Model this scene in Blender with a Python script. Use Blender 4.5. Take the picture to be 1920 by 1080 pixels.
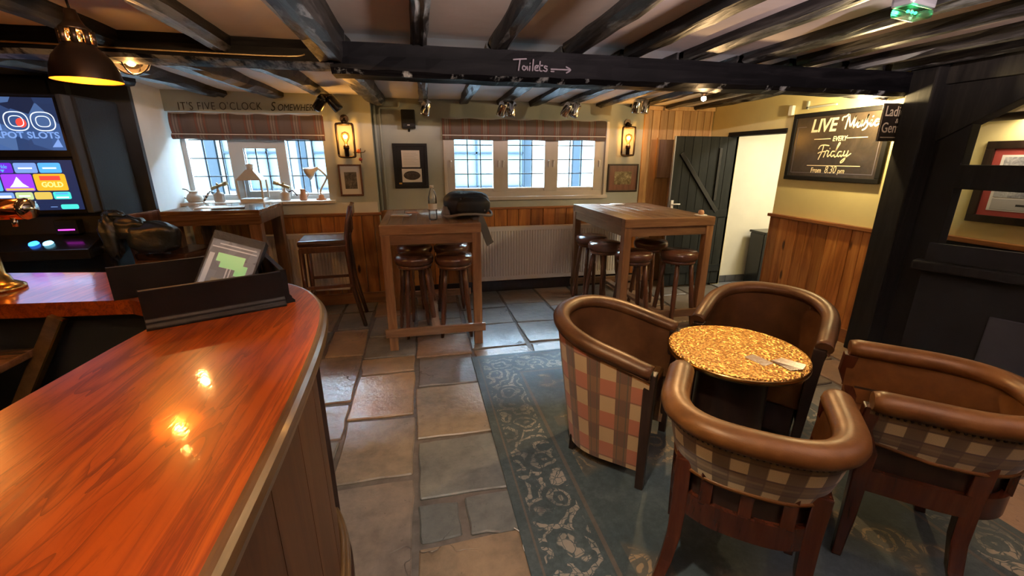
import bpy, bmesh, math, random
from mathutils import Matrix, Vector
from math import sin, cos, pi, radians, sqrt

for _o in list(bpy.data.objects):
    bpy.data.objects.remove(_o, do_unlink=True)
SC = bpy.context.scene
COL = SC.collection

# ------------------------------------------------------------------ camera, sky, exposure
# metres; x right, y into the room towards the window wall, z up; the photographer stands at x = y = 0
_cd = bpy.data.cameras.new('camera')
_cd.sensor_width = 36.0
_cd.lens = 15.0
_cd.clip_start = 0.02
CAM = bpy.data.objects.new('camera', _cd)
COL.objects.link(CAM)
CAM.location = (0, 0, 1.55)
CAM.rotation_euler = (pi / 2 - math.atan(244 / 800), 0, -radians(12.1))
SC.camera = CAM

SC.view_settings.view_transform = 'Standard'
SC.view_settings.look = 'None'
SC.view_settings.gamma = 1.0
SC.view_settings.use_curve_mapping = False
SC.view_settings.exposure = 0.6

W = bpy.data.worlds.new('overcast_sky')
SC.world = W
W.use_nodes = True
_bg = W.node_tree.nodes['Background']
_bg.inputs['Color'].default_value = (0.58, 0.81, 1.0, 1)
SKY = 185.0
_bg.inputs['Strength'].default_value = SKY

try:
    SC.cycles.use_denoising = True
    SC.cycles.max_bounces = 8
    SC.cycles.diffuse_bounces = 5
    SC.cycles.transparent_max_bounces = 12
    SC.cycles.caustics_reflective = False
    SC.cycles.caustics_refractive = False
    SC.cycles.sample_clamp_indirect = 4.0
except Exception:
    pass


def lamp(name, kind, loc, watts, color, size=0.03, aim=None, spot=None, blend=0.5):
    d = bpy.data.lights.new(name, kind)
    d.energy = watts
    d.color = color
    if kind in ('POINT', 'SPOT'):
        d.shadow_soft_size = size
    if kind == 'AREA':
        d.size = size
    if kind == 'SPOT':
        d.spot_size = radians(spot)
        d.spot_blend = blend
    o = bpy.data.objects.new(name, d)
    COL.objects.link(o)
    o.location = loc
    if aim is not None:
        v = Vector(aim) - Vector(loc)
        o.rotation_euler = v.to_track_quat('-Z', 'Y').to_euler()
    return o


WARM = (1.0, 0.62, 0.28)
AMBER = (1.0, 0.46, 0.10)
SOFT = (1.0, 0.80, 0.52)

# ------------------------------------------------------------------ node materials
MATS = {}


def newmat(name):
    m = bpy.data.materials.new(name)
    m.use_nodes = True
    nt = m.node_tree
    b = nt.nodes['Principled BSDF']
    MATS[name] = m
    return m, nt, b


def nd(nt, kind, **kw):
    n = nt.nodes.new(kind)
    for k, v in kw.items():
        if k in n.inputs:
            n.inputs[k].default_value = v
        else:
            setattr(n, k, v)
    return n


def lk(nt, a, b):
    nt.links.new(a, b)


def coords(nt, kind='Object', scale=(1, 1, 1), rot=(0, 0, 0)):
    tc = nd(nt, 'ShaderNodeTexCoord')
    mp = nd(nt, 'ShaderNodeMapping')
    mp.inputs['Scale'].default_value = scale
    mp.inputs['Rotation'].default_value = rot
    lk(nt, tc.outputs[kind], mp.inputs['Vector'])
    return mp.outputs['Vector']


def ramp(nt, fac, stops):
    r = nd(nt, 'ShaderNodeValToRGB')
    el = r.color_ramp.elements
    while len(el) < len(stops):
        el.new(0.5)
    for e, (p, c) in zip(el, stops):
        e.position = p
        e.color = (*c, 1)
    lk(nt, fac, r.inputs['Fac'])
    return r.outputs['Color']


def mathn(nt, op, a, b=None, c=None):
    n = nd(nt, 'ShaderNodeMath', operation=op)
    for i, v in enumerate((a, b, c)):
        if v is None:
            continue
        if isinstance(v, (int, float)):
            n.inputs[i].default_value = v
        else:
            lk(nt, v, n.inputs[i])
    return n.outputs[0]


def mixc(nt, fac, a, b, blend='MIX'):
    n = nd(nt, 'ShaderNodeMix', data_type='RGBA', blend_type=blend)
    for sock, v in ((n.inputs[0], fac), (n.inputs[6], a), (n.inputs[7], b)):
        if isinstance(v, (int, float)):
            sock.default_value = v
        elif isinstance(v, tuple):
            sock.default_value = (*v, 1) if len(v) == 3 else v
        else:
            lk(nt, v, sock)
    return n.outputs[2]


def bump(nt, b, height, strength=0.3, dist=0.01):
    n = nd(nt, 'ShaderNodeBump')
    n.inputs['Strength'].default_value = strength
    n.inputs['Distance'].default_value = dist
    lk(nt, height, n.inputs['Height'])
    lk(nt, n.outputs['Normal'], b.inputs['Normal'])


def noise(nt, vec, scale, detail=4, rough=0.55, dist=0.0):
    n = nd(nt, 'ShaderNodeTexNoise')
    n.inputs['Scale'].default_value = scale
    n.inputs['Detail'].default_value = detail
    n.inputs['Roughness'].default_value = rough
    n.inputs['Distortion'].default_value = dist
    lk(nt, vec, n.inputs['Vector'])
    return n.outputs['Fac']


def plain(name, col, rough=0.5, metal=0.0, spec=None, var=0.0, vscale=6, bmp=0.0, bscale=40, coat=0.0, croughness=0.08):
    m, nt, b = newmat(name)
    b.inputs['Base Color'].default_value = (*col, 1)
    b.inputs['Roughness'].default_value = rough
    b.inputs['Metallic'].default_value = metal
    if spec is not None:
        b.inputs['Specular IOR Level'].default_value = spec
    if coat:
        b.inputs['Coat Weight'].default_value = coat
        b.inputs['Coat Roughness'].default_value = croughness
    if var:
        v = coords(nt)
        f = noise(nt, v, vscale, 5, 0.6)
        d = tuple(c * (1 - var) for c in col)
        u = tuple(min(1, c * (1 + var)) for c in col)
        lk(nt, ramp(nt, f, [(0.3, d), (0.7, u)]), b.inputs['Base Color'])
    if bmp:
        v = coords(nt)
        bump(nt, b, noise(nt, v, bscale, 4), bmp, 0.01)
    return m


def wood(name, dark, mid, light, axis='Z', scale=1.0, rough=0.4, coat=0.0, bmp=0.15, knots=False, crough=0.1, randomize=True, spec=None):
    """long-grain timber; the grain runs along the given object axis"""
    m, nt, b = newmat(name)
    st = {'X': (0.9, 9, 9), 'Y': (9, 0.9, 9), 'Z': (9, 9, 0.9)}[axis]
    st = tuple(s * scale for s in st)
    v = coords(nt, 'Object', st)
    if randomize:
        oi = nd(nt, 'ShaderNodeObjectInfo')
        ad = nd(nt, 'ShaderNodeVectorMath', operation='MULTIPLY_ADD')
        lk(nt, oi.outputs['Random'], ad.inputs[0])
        ad.inputs[1].default_value = (37, 23, 31)
        lk(nt, v, ad.inputs[2])
        v = ad.outputs[0]
    g = noise(nt, v, 1.6, 6, 0.62, 1.1)
    fine = noise(nt, v, 11, 3, 0.7)
    f = mathn(nt, 'ADD', mathn(nt, 'MULTIPLY', g, 0.8), mathn(nt, 'MULTIPLY', fine, 0.2))
    c = ramp(nt, f, [(0.33, dark), (0.5, mid), (0.66, light)])
    if randomize:
        hs = nd(nt, 'ShaderNodeHueSaturation')
        lk(nt, mathn(nt, 'ADD', mathn(nt, 'MULTIPLY', oi.outputs['Random'], 0.5), 0.75), hs.inputs['Value'])
        lk(nt, c, hs.inputs['Color'])
        c = hs.outputs['Color']
    if knots:
        kv = coords(nt, 'Object', tuple({'X': (1.6, 5, 5), 'Y': (5, 1.6, 5), 'Z': (5, 5, 1.6)}[axis]))
        vo = nd(nt, 'ShaderNodeTexVoronoi')
        vo.inputs['Scale'].default_value = 1.3
        lk(nt, kv, vo.inputs['Vector'])
        k = ramp(nt, vo.outputs['Distance'], [(0.07, (1, 1, 1)), (0.13, (0, 0, 0))])
        c = mixc(nt, k, c, tuple(x * 0.35 for x in dark))
    lk(nt, c, b.inputs['Base Color'])
    b.inputs['Roughness'].default_value = rough
    if spec is not None:
        b.inputs['Specular IOR Level'].default_value = spec
    if coat:
        b.inputs['Coat Weight'].default_value = coat
        b.inputs['Coat Roughness'].default_value = crough
    if bmp:
        bump(nt, b, f, bmp, 0.004)
    return m


def glow(name, col, strength):
    m, nt, b = newmat(name)
    b.inputs['Base Color'].default_value = (*col, 1)
    b.inputs['Emission Color'].default_value = (*col, 1)
    b.inputs['Emission Strength'].default_value = strength
    b.inputs['Roughness'].default_value = 0.3
    return m


def thin_glass(name, tint=(0.97, 0.98, 0.98), refl=0.08, rough=0.02):
    m, nt, b = newmat(name)
    nt.nodes.remove(b)
    out = nt.nodes['Material Output']
    t = nd(nt, 'ShaderNodeBsdfTransparent')
    t.inputs['Color'].default_value = (*tint, 1)
    g = nd(nt, 'ShaderNodeBsdfGlossy')
    g.inputs['Roughness'].default_value = rough
    lw = nd(nt, 'ShaderNodeFresnel')
    lw.inputs['IOR'].default_value = 1.45
    mx = nd(nt, 'ShaderNodeMixShader')
    lk(nt, mathn(nt, 'ADD', mathn(nt, 'MULTIPLY', lw.outputs[0], 0.8), refl * 0.2), mx.inputs[0])
    lk(nt, t.outputs[0], mx.inputs[1])
    lk(nt, g.outputs[0], mx.inputs[2])
    lk(nt, mx.outputs[0], out.inputs['Surface'])
    return m


# walls and structure
plain('cream_wall', (0.44, 0.47, 0.43), 0.8, var=0.06, vscale=3, bmp=0.08, bscale=25)
plain('yellow_wall', (0.70, 0.61, 0.29), 0.75, var=0.05, vscale=3, bmp=0.06, bscale=25)
plain('corridor_wall', (0.78, 0.73, 0.58), 0.75, var=0.03)
plain('white_wall', (0.74, 0.75, 0.72), 0.7, var=0.04)
plain('charcoal_wall', (0.045, 0.047, 0.052), 0.7, spec=0.3, var=0.12, vscale=4)
plain('ceiling_plaster', (0.80, 0.73, 0.69), 0.85, var=0.06, vscale=2.5, bmp=0.15, bscale=9)
plain('ceiling_white', (0.85, 0.86, 0.88), 0.8, var=0.05, vscale=2.5, bmp=0.12, bscale=9)
plain('white_gloss', (0.70, 0.68, 0.65), 0.3, var=0.03)
plain('window_paint', (0.60, 0.55, 0.50), 0.35, var=0.05)
plain('window_white', (0.80, 0.82, 0.82), 0.35)
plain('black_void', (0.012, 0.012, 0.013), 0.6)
plain('black_gloss', (0.012, 0.012, 0.014), 0.22)
plain('black_matt', (0.012, 0.012, 0.013), 0.6, spec=0.3, bmp=0.2, bscale=120)
plain('black_panel', (0.009, 0.0085, 0.008), 0.7, spec=0.2, var=0.2)
plain('grey_metal', (0.30, 0.31, 0.33), 0.35, 0.7)
plain('chrome', (0.72, 0.70, 0.68), 0.12, 1.0)
plain('dark_bronze', (0.045, 0.028, 0.018), 0.35, 0.8)
plain('copper', (0.62, 0.25, 0.09), 0.16, 1.0, var=0.15)
plain('brass', (0.55, 0.36, 0.13), 0.25, 1.0, var=0.12)
plain('aged_brass', (0.42, 0.33, 0.18), 0.4, 0.8, var=0.2, vscale=30)
plain('enamel_white', (0.74, 0.70, 0.64), 0.35, var=0.05)
plain('pottery', (0.62, 0.55, 0.48), 0.45, var=0.1)
plain('terracotta', (0.55, 0.30, 0.18), 0.55, var=0.15)
plain('paper', (0.74, 0.72, 0.70), 0.7)
plain('paper_grey', (0.45, 0.44, 0.44), 0.7)
plain('red_mount', (0.38, 0.06, 0.05), 0.7)
plain('wall_cover', (0.86, 0.84, 0.78), 0.4)
plain('radiator', (0.80, 0.76, 0.74), 0.4)
plain('grout', (0.105, 0.090, 0.078), 0.85, var=0.3, vscale=20)
plain('seat_leather', (0.055, 0.026, 0.017), 0.24, var=0.3, vscale=9, bmp=0.08, bscale=90)
plain('stool_leather', (0.10, 0.042, 0.026), 0.25, var=0.35, vscale=8, bmp=0.06, bscale=60)
plain('jacket_cloth', (0.013, 0.017, 0.024), 0.38, var=0.3, vscale=12, bmp=0.9, bscale=9)
plain('bag_cloth', (0.008, 0.009, 0.012), 0.5, spec=0.3, var=0.2, vscale=20, bmp=0.25, bscale=160)
plain('bag_trim', (0.16, 0.15, 0.15), 0.6)
plain('bag_strap', (0.06, 0.055, 0.055), 0.7, bmp=0.3, bscale=140)
plain('ink', (0.03, 0.028, 0.026), 0.6)
plain('chalk', (0.78, 0.66, 0.44), 0.8)
plain('chalk_grey', (0.13, 0.11, 0.125), 0.8)
plain('gilt', (0.70, 0.42, 0.08), 0.3, 0.8)
plain('orange_paint', (0.75, 0.16, 0.03), 0.5)
plain('asphalt', (0.75, 0.76, 0.78), 0.9, var=0.1)
plain('render_white', (0.0340, 0.0320, 0.0275), 0.9, spec=0.0)
plain('render_blue', (0.0125, 0.0155, 0.0158), 0.9, spec=0.0)
plain('timber_blue', (0.0038, 0.0048, 0.0058), 0.9, spec=0.0)
plain('lead', (0.06, 0.07, 0.085), 0.5)
glow('bulb', (1.0, 0.66, 0.28), 18)
glow('bulb_white', (1.0, 0.85, 0.6), 30)
glow('filament', (1.0, 0.62, 0.22), 30)
glow('led_green', (0.05, 1.0, 0.35), 4)
glow('led_blue', (0.03, 0.22, 1.0), 3)
glow('led_cyan', (0.25, 0.75, 1.0), 2.2)
glow('led_magenta', (0.9, 0.05, 0.95), 2.5)
thin_glass('window_glass', (0.95, 0.98, 1.0), 0.05)
thin_glass('bulb_glass', (1.0, 0.86, 0.6), 0.1)
thin_glass('bottle_plastic', (0.93, 0.95, 0.95), 0.5, 0.08)
thin_glass('frosted_amber', (1.0, 0.78, 0.5), 0.3, 0.3)

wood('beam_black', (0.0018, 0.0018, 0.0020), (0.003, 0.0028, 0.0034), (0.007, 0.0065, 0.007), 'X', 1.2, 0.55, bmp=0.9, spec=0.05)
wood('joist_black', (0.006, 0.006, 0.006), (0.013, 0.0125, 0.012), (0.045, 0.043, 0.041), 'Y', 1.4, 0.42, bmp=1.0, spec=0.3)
wood('post_black', (0.006, 0.0055, 0.005), (0.011, 0.010, 0.0085), (0.018, 0.016, 0.013), 'Z', 1.0, 0.68, bmp=0.5, spec=0.15)
wood('wainscot', (0.17, 0.055, 0.013), (0.37, 0.135, 0.030), (0.52, 0.23, 0.060), 'Z', 0.7, 0.35, knots=True, bmp=0.1)
wood('wainscot_x', (0.14, 0.05, 0.016), (0.27, 0.10, 0.03), (0.36, 0.16, 0.05), 'X', 0.7, 0.35, bmp=0.1)
wood('wainscot_y', (0.14, 0.05, 0.016), (0.27, 0.10, 0.03), (0.36, 0.16, 0.05), 'Y', 0.7, 0.35, bmp=0.1)
wood('pine', (0.36, 0.18, 0.065), (0.52, 0.30, 0.12), (0.62, 0.40, 0.19), 'Z', 0.6, 0.45, knots=True, bmp=0.08)
wood('pine_grey', (0.20, 0.13, 0.10), (0.26, 0.18, 0.14), (0.33, 0.24, 0.19), 'Z', 0.8, 0.4)
wood('door_black', (0.008, 0.009, 0.008), (0.013, 0.015, 0.013), (0.021, 0.023, 0.020), 'Z', 0.8, 0.6, bmp=0.3, spec=0.2)
wood('table_wood_y', (0.11, 0.058, 0.030), (0.22, 0.125, 0.070), (0.34, 0.215, 0.130), 'Y', 0.9, 0.32, bmp=0.2)
wood('table_wood_x', (0.12, 0.058, 0.026), (0.22, 0.115, 0.055), (0.32, 0.18, 0.09), 'X', 0.9, 0.38, bmp=0.2)
wood('table_wood_z', (0.12, 0.055, 0.024), (0.22, 0.110, 0.050), (0.32, 0.175, 0.085), 'Z', 0.9, 0.38, bmp=0.2)
wood('dark_table', (0.055, 0.026, 0.014), (0.11, 0.055, 0.028), (0.19, 0.10, 0.055), 'Z', 0.8, 0.3, bmp=0.1)
wood('dark_table_x', (0.055, 0.026, 0.014), (0.11, 0.055, 0.028), (0.19, 0.10, 0.055), 'X', 0.8, 0.12, bmp=0.05)
wood('stool_wood', (0.045, 0.017, 0.009), (0.095, 0.038, 0.018), (0.16, 0.070, 0.034), 'Z', 0.9, 0.3, bmp=0.1)
wood('chair_wood', (0.030, 0.007, 0.003), (0.055, 0.013, 0.005), (0.080, 0.022, 0.009), 'Z', 0.8, 0.25, bmp=0.05)
wood('dark_wood', (0.010, 0.006, 0.004), (0.020, 0.010, 0.007), (0.034, 0.018, 0.011), 'Z', 0.8, 0.35, bmp=0.05, spec=0.35)
wood('frame_wood', (0.07, 0.024, 0.014), (0.12, 0.045, 0.026), (0.17, 0.07, 0.04), 'Z', 1.2, 0.35, bmp=0.05)
wood('bar_front', (0.026, 0.010, 0.004), (0.062, 0.025, 0.009), (0.095, 0.042, 0.016), 'Z', 0.55, 0.45, bmp=0.12, randomize=False, spec=0.3)
wood('tray_wood', (0.002, 0.0014, 0.0014), (0.0035, 0.0024, 0.0024), (0.006, 0.004, 0.004), 'X', 1.0, 0.45, bmp=0.2, spec=0.12)


def underside_glare(name, col, lo, hi, amount):
    """window glare painted on the undersides as pale patches"""
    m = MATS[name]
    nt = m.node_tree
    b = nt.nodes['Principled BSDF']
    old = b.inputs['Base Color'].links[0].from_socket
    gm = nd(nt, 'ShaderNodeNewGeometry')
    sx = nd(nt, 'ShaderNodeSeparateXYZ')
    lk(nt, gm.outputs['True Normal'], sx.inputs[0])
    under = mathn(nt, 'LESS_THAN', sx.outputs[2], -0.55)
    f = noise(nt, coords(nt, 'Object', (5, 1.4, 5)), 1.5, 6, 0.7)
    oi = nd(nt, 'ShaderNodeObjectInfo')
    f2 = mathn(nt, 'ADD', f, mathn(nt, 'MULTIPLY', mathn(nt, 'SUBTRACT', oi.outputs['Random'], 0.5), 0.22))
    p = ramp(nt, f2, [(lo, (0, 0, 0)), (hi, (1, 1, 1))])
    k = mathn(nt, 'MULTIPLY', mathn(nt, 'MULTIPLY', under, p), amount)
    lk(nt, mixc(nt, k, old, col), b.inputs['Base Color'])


underside_glare('joist_black', (0.26, 0.27, 0.26), 0.50, 0.64, 0.9)  # silvery glare from the windows put into the black undersides
underside_glare('beam_black', (0.24, 0.25, 0.24), 0.52, 0.62, 0.9)


def counter_mat():
    m, nt, b = newmat('counter_varnish')
    v = coords(nt, 'Object', (7.0, 0.55, 7.0), (0, 0, radians(-16)))
    big = noise(nt, v, 1.1, 3, 0.5, 1.6)
    tc = coords(nt, 'Object', (26.0, 1.5, 26.0), (0, 0, radians(-16)))
    pores = noise(nt, tc, 1.9, 5, 0.75, 0.8)
    rings = mathn(nt, 'FRACT', mathn(nt, 'MULTIPLY', big, 9.0))
    line = ramp(nt, rings, [(0.0, (1, 1, 1)), (0.16, (0.25, 0.25, 0.25)), (0.5, (0, 0, 0))])
    base = ramp(nt, big, [(0.3, (0.33, 0.048, 0.004)), (0.55, (0.47, 0.088, 0.007)), (0.75, (0.60, 0.150, 0.014))])
    c = mixc(nt, mathn(nt, 'MULTIPLY', line, 0.85), base, (0.16, 0.022, 0.004))
    p = ramp(nt, pores, [(0.48, (0, 0, 0)), (0.60, (1, 1, 1))])
    c = mixc(nt, mathn(nt, 'MULTIPLY', p, 0.75), c, (0.17, 0.022, 0.004))
    lk(nt, c, b.inputs['Base Color'])
    b.inputs['Roughness'].default_value = 0.28
    b.inputs['Coat Weight'].default_value = 0.9
    b.inputs['Coat Roughness'].default_value = 0.07
    bump(nt, b, mathn(nt, 'ADD', pores, mathn(nt, 'MULTIPLY', big, 0.6)), 0.10, 0.003)
    wv = coords(nt, 'Object', (30, 12, 30))
    bn = nd(nt, 'ShaderNodeBump')
    bn.inputs['Strength'].default_value = 0.07
    bn.inputs['Distance'].default_value = 0.004
    lk(nt, noise(nt, wv, 2.0, 3), bn.inputs['Height'])
    lk(nt, bn.outputs[0], b.inputs['Coat Normal'])


counter_mat()


def flag_mat():
    m, nt, b = newmat('flagstone')
    oi = nd(nt, 'ShaderNodeObjectInfo')
    v = coords(nt, 'Object', (1, 1, 1))
    n1 = noise(nt, v, 2.2, 6, 0.6)
    n2 = noise(nt, v, 14, 5, 0.65)
    tone = oi.outputs['Color']
    sh = ramp(nt, mathn(nt, 'ADD', mathn(nt, 'MULTIPLY', n1, 0.6), mathn(nt, 'MULTIPLY', n2, 0.4)),
              [(0.3, (0.38, 0.39, 0.40)), (0.52, (0.95, 0.93, 0.9)), (0.72, (1.40, 1.34, 1.22))])
    c = mixc(nt, 1.0, tone, sh, 'MULTIPLY')
    vo = nd(nt, 'ShaderNodeTexVoronoi', feature='DISTANCE_TO_EDGE')
    vo.inputs['Scale'].default_value = 1.9
    wv = nd(nt, 'ShaderNodeVectorMath', operation='ADD')
    lk(nt, v, wv.inputs[0])
    nn = nd(nt, 'ShaderNodeTexNoise')
    nn.inputs['Scale'].default_value = 5
    lk(nt, v, nn.inputs['Vector'])
    sc = nd(nt, 'ShaderNodeVectorMath', operation='SCALE')
    lk(nt, nn.outputs['Color'], sc.inputs[0])
    sc.inputs['Scale'].default_value = 0.35
    lk(nt, sc.outputs[0], wv.inputs[1])
    lk(nt, wv.outputs[0], vo.inputs['Vector'])
    crack = ramp(nt, vo.outputs['Distance'], [(0.0, (1, 1, 1)), (0.008, (0, 0, 0))])
    gate = ramp(nt, noise(nt, v, 1.3, 2), [(0.52, (0, 0, 0)), (0.60, (1, 1, 1))])
    ck = mathn(nt, 'MULTIPLY', crack, gate)
    pits = ramp(nt, noise(nt, v, 22, 3, 0.7), [(0.66, (0, 0, 0)), (0.72, (1, 1, 1))])
    c = mixc(nt, mathn(nt, 'MULTIPLY', mathn(nt, 'MAXIMUM', ck, mathn(nt, 'MULTIPLY', pits, 0.6)), 0.8), c, (0.03, 0.026, 0.024))
    lk(nt, c, b.inputs['Base Color'])
    lk(nt, mathn(nt, 'ADD', mathn(nt, 'MULTIPLY', n2, 0.35), 0.22), b.inputs['Roughness'])
    h = mathn(nt, 'SUBTRACT', mathn(nt, 'ADD', n1, mathn(nt, 'MULTIPLY', n2, 0.35)), mathn(nt, 'MULTIPLY', ck, 0.4))
    bump(nt, b, h, 0.55, 0.025)


flag_mat()


def rug_mat(x0, x1, y0, y1):
    m, nt, b = newmat('rug_weave')
    v = coords(nt, 'Object')
    s = nd(nt, 'ShaderNodeSeparateXYZ')
    lk(nt, v, s.inputs[0])
    X, Y = s.outputs[0], s.outputs[1]
    dx = mathn(nt, 'MINIMUM', mathn(nt, 'SUBTRACT', X, x0), mathn(nt, 'SUBTRACT', x1, X))
    dy = mathn(nt, 'MINIMUM', mathn(nt, 'SUBTRACT', Y, y0), mathn(nt, 'SUBTRACT', y1, Y))
    d = mathn(nt, 'MINIMUM', dx, dy)

    def band(a, bb):
        return mathn(nt, 'MULTIPLY', mathn(nt, 'GREATER_THAN', d, a), mathn(nt, 'LESS_THAN', d, bb))
    wear = noise(nt, v, 3.2, 5, 0.65)
    fine = noise(nt, v, 38, 4, 0.7)
    # scrolling motif: warped rings
    wn = nd(nt, 'ShaderNodeTexNoise')
    wn.inputs['Scale'].default_value = 9
    lk(nt, v, wn.inputs['Vector'])
    ws = nd(nt, 'ShaderNodeVectorMath', operation='SCALE')
    ws.inputs['Scale'].default_value = 0.10
    lk(nt, wn.outputs['Color'], ws.inputs[0])
    wa = nd(nt, 'ShaderNodeVectorMath', operation='ADD')
    lk(nt, v, wa.inputs[0])
    lk(nt, ws.outputs[0], wa.inputs[1])
    vo = nd(nt, 'ShaderNodeTexVoronoi')
    vo.inputs['Scale'].default_value = 6.2
    lk(nt, wa.outputs[0], vo.inputs['Vector'])
    ringf = mathn(nt, 'FRACT', mathn(nt, 'MULTIPLY', vo.outputs['Distance'], 3.6))
    motif = ramp(nt, ringf, [(0.0, (1, 1, 1)), (0.36, (1, 1, 1)), (0.44, (0, 0, 0)), (1.0, (0, 0, 0))])
    v2 = nd(nt, 'ShaderNodeTexVoronoi', feature='DISTANCE_TO_EDGE')
    v2.inputs['Scale'].default_value = 30
    lk(nt, wa.outputs[0], v2.inputs['Vector'])
    leaf = ramp(nt, v2.outputs['Distance'], [(0.03, (0, 0, 0)), (0.07, (1, 1, 1))])
    mot = mathn(nt, 'MULTIPLY', motif, leaf)
    bordermask = band(0.07, 0.30)
    wearb = ramp(nt, wear, [(0.38, (0, 0, 0)), (0.55, (1, 1, 1))])
    bm = mathn(nt, 'MULTIPLY', mathn(nt, 'MULTIPLY', bordermask, mot), mathn(nt, 'ADD', mathn(nt, 'MULTIPLY', wearb, 0.8), 0.2))
    lines = mathn(nt, 'ADD', band(0.325, 0.345), band(0.045, 0.055))
    # field: loose diagonal medallion clusters
    fld = mathn(nt, 'GREATER_THAN', d, 0.40)
    fl = noise(nt, v, 2.6, 2, 0.4, 0.6)
    clus = ramp(nt, fl, [(0.54, (0, 0, 0)), (0.58, (1, 1, 1))])
    fm = mathn(nt, 'MULTIPLY', mathn(nt, 'MULTIPLY', fld, clus), mot)
    halo = mathn(nt, 'MULTIPLY', fld, ramp(nt, fl, [(0.50, (0, 0, 0)), (0.55, (1, 1, 1))]))
    teal = ramp(nt, mathn(nt, 'ADD', mathn(nt, 'MULTIPLY', wear, 0.6), mathn(nt, 'MULTIPLY', fine, 0.4)),
                [(0.3, (0.012, 0.021, 0.025)), (0.5, (0.027, 0.046, 0.052)), (0.7, (0.065, 0.090, 0.092))])
    c = mixc(nt, mathn(nt, 'MULTIPLY', halo, 0.35), teal, (0.10, 0.075, 0.045))
    c = mixc(nt, mathn(nt, 'MULTIPLY', lines, 0.5), c, (0.12, 0.080, 0.050))
    c = mixc(nt, mathn(nt, 'MULTIPLY', bm, 0.68), c, (0.32, 0.275, 0.22))
    c = mixc(nt, mathn(nt, 'MULTIPLY', fm, 0.75), c, (0.23, 0.16, 0.09))
    lk(nt, c, b.inputs['Base Color'])
    b.inputs['Roughness'].default_value = 0.75
    b.inputs['Sheen Weight'].default_value = 0.15
    bump(nt, b, noise(nt, v, 160, 2), 0.35, 0.004)


RUG = (0.335, 2.45, 0.35, 3.14)
rug_mat(*RUG)


def plaid(name, pu, pv, cells, lines, gain=1.0, rough=0.85):
    """woven check in metres on the UV map: cells = ((A, B), (C, D)) colours by column / row class"""
    m, nt, b = newmat(name)
    tc = nd(nt, 'ShaderNodeTexCoord')
    s = nd(nt, 'ShaderNodeSeparateXYZ')
    lk(nt, tc.outputs['UV'], s.inputs[0])
    fu = mathn(nt, 'FRACT', mathn(nt, 'DIVIDE', s.outputs[0], pu))
    fv = mathn(nt, 'FRACT', mathn(nt, 'DIVIDE', s.outputs[1], pv))
    cu = mathn(nt, 'GREATER_THAN', fu, 0.52)
    cv = mathn(nt, 'GREATER_THAN', fv, 0.5)
    g = lambda c: tuple(x * gain for x in c)
    row0 = mixc(nt, cu, g(cells[0][0]), g(cells[0][1]))
    row1 = mixc(nt, cu, g(cells[1][0]), g(cells[1][1]))
    c = mixc(nt, cv, row0, row1)
    for which, a, w, col, k in lines:
        f = fu if which == 'u' else fv
        msk = mathn(nt, 'MULTIPLY', mathn(nt, 'GREATER_THAN', f, a), mathn(nt, 'LESS_THAN', f, a + w))
        c = mixc(nt, mathn(nt, 'MULTIPLY', msk, k), c, g(col))
    wv = nd(nt, 'ShaderNodeTexNoise')
    wv.inputs['Scale'].default_value = 420
    lk(nt, tc.outputs['UV'], wv.inputs['Vector'])
    c = mixc(nt, 0.35, c, ramp(nt, wv.outputs['Fac'], [(0.3, (0.35, 0.35, 0.35)), (0.7, (1.3, 1.3, 1.3))]), 'MULTIPLY')
    lk(nt, c, b.inputs['Base Color'])
    b.inputs['Roughness'].default_value = rough
    b.inputs['Sheen Weight'].default_value = 0.2
    bump(nt, b, wv.outputs['Fac'], 0.3, 0.001)


plaid('plaid_rust', 0.150, 0.185, (((0.46, 0.29, 0.13), (0.13, 0.055, 0.022)), ((0.40, 0.125, 0.055), (0.19, 0.085, 0.028))),
      [('u', 0.60, 0.05, (0.07, 0.055, 0.025), 0.7), ('u', 0.86, 0.04, (0.07, 0.055, 0.025), 0.7), ('v', 0.48, 0.05, (0.13, 0.05, 0.02), 0.6)])
plaid('plaid_cream', 0.108, 0.100, (((0.56, 0.45, 0.25), (0.13, 0.085, 0.036)), ((0.17, 0.11, 0.045), (0.10, 0.06, 0.026))),
      [('v', 0.46, 0.07, (0.06, 0.026, 0.012), 0.8), ('v', 0.93, 0.07, (0.06, 0.026, 0.012), 0.8), ('v', 0.68, 0.10, (0.28, 0.2, 0.10), 0.5),
       ('u', 0.49, 0.05, (0.07, 0.035, 0.015), 0.7)])
plaid('plaid_blind', 0.205, 0.36, (((0.115, 0.085, 0.072), (0.135, 0.100, 0.085)), ((0.105, 0.077, 0.065), (0.125, 0.090, 0.078))),
      [('u', 0.02, 0.09, (0.19, 0.075, 0.05), 0.8), ('u', 0.14, 0.07, (0.30, 0.24, 0.20), 0.6), ('u', 0.25, 0.07, (0.30, 0.24, 0.20), 0.55),
       ('u', 0.36, 0.09, (0.19, 0.075, 0.05), 0.8), ('v', 0.10, 0.07, (0.17, 0.08, 0.06), 0.5), ('v', 0.84, 0.05, (0.30, 0.22, 0.18), 0.45)])


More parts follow.
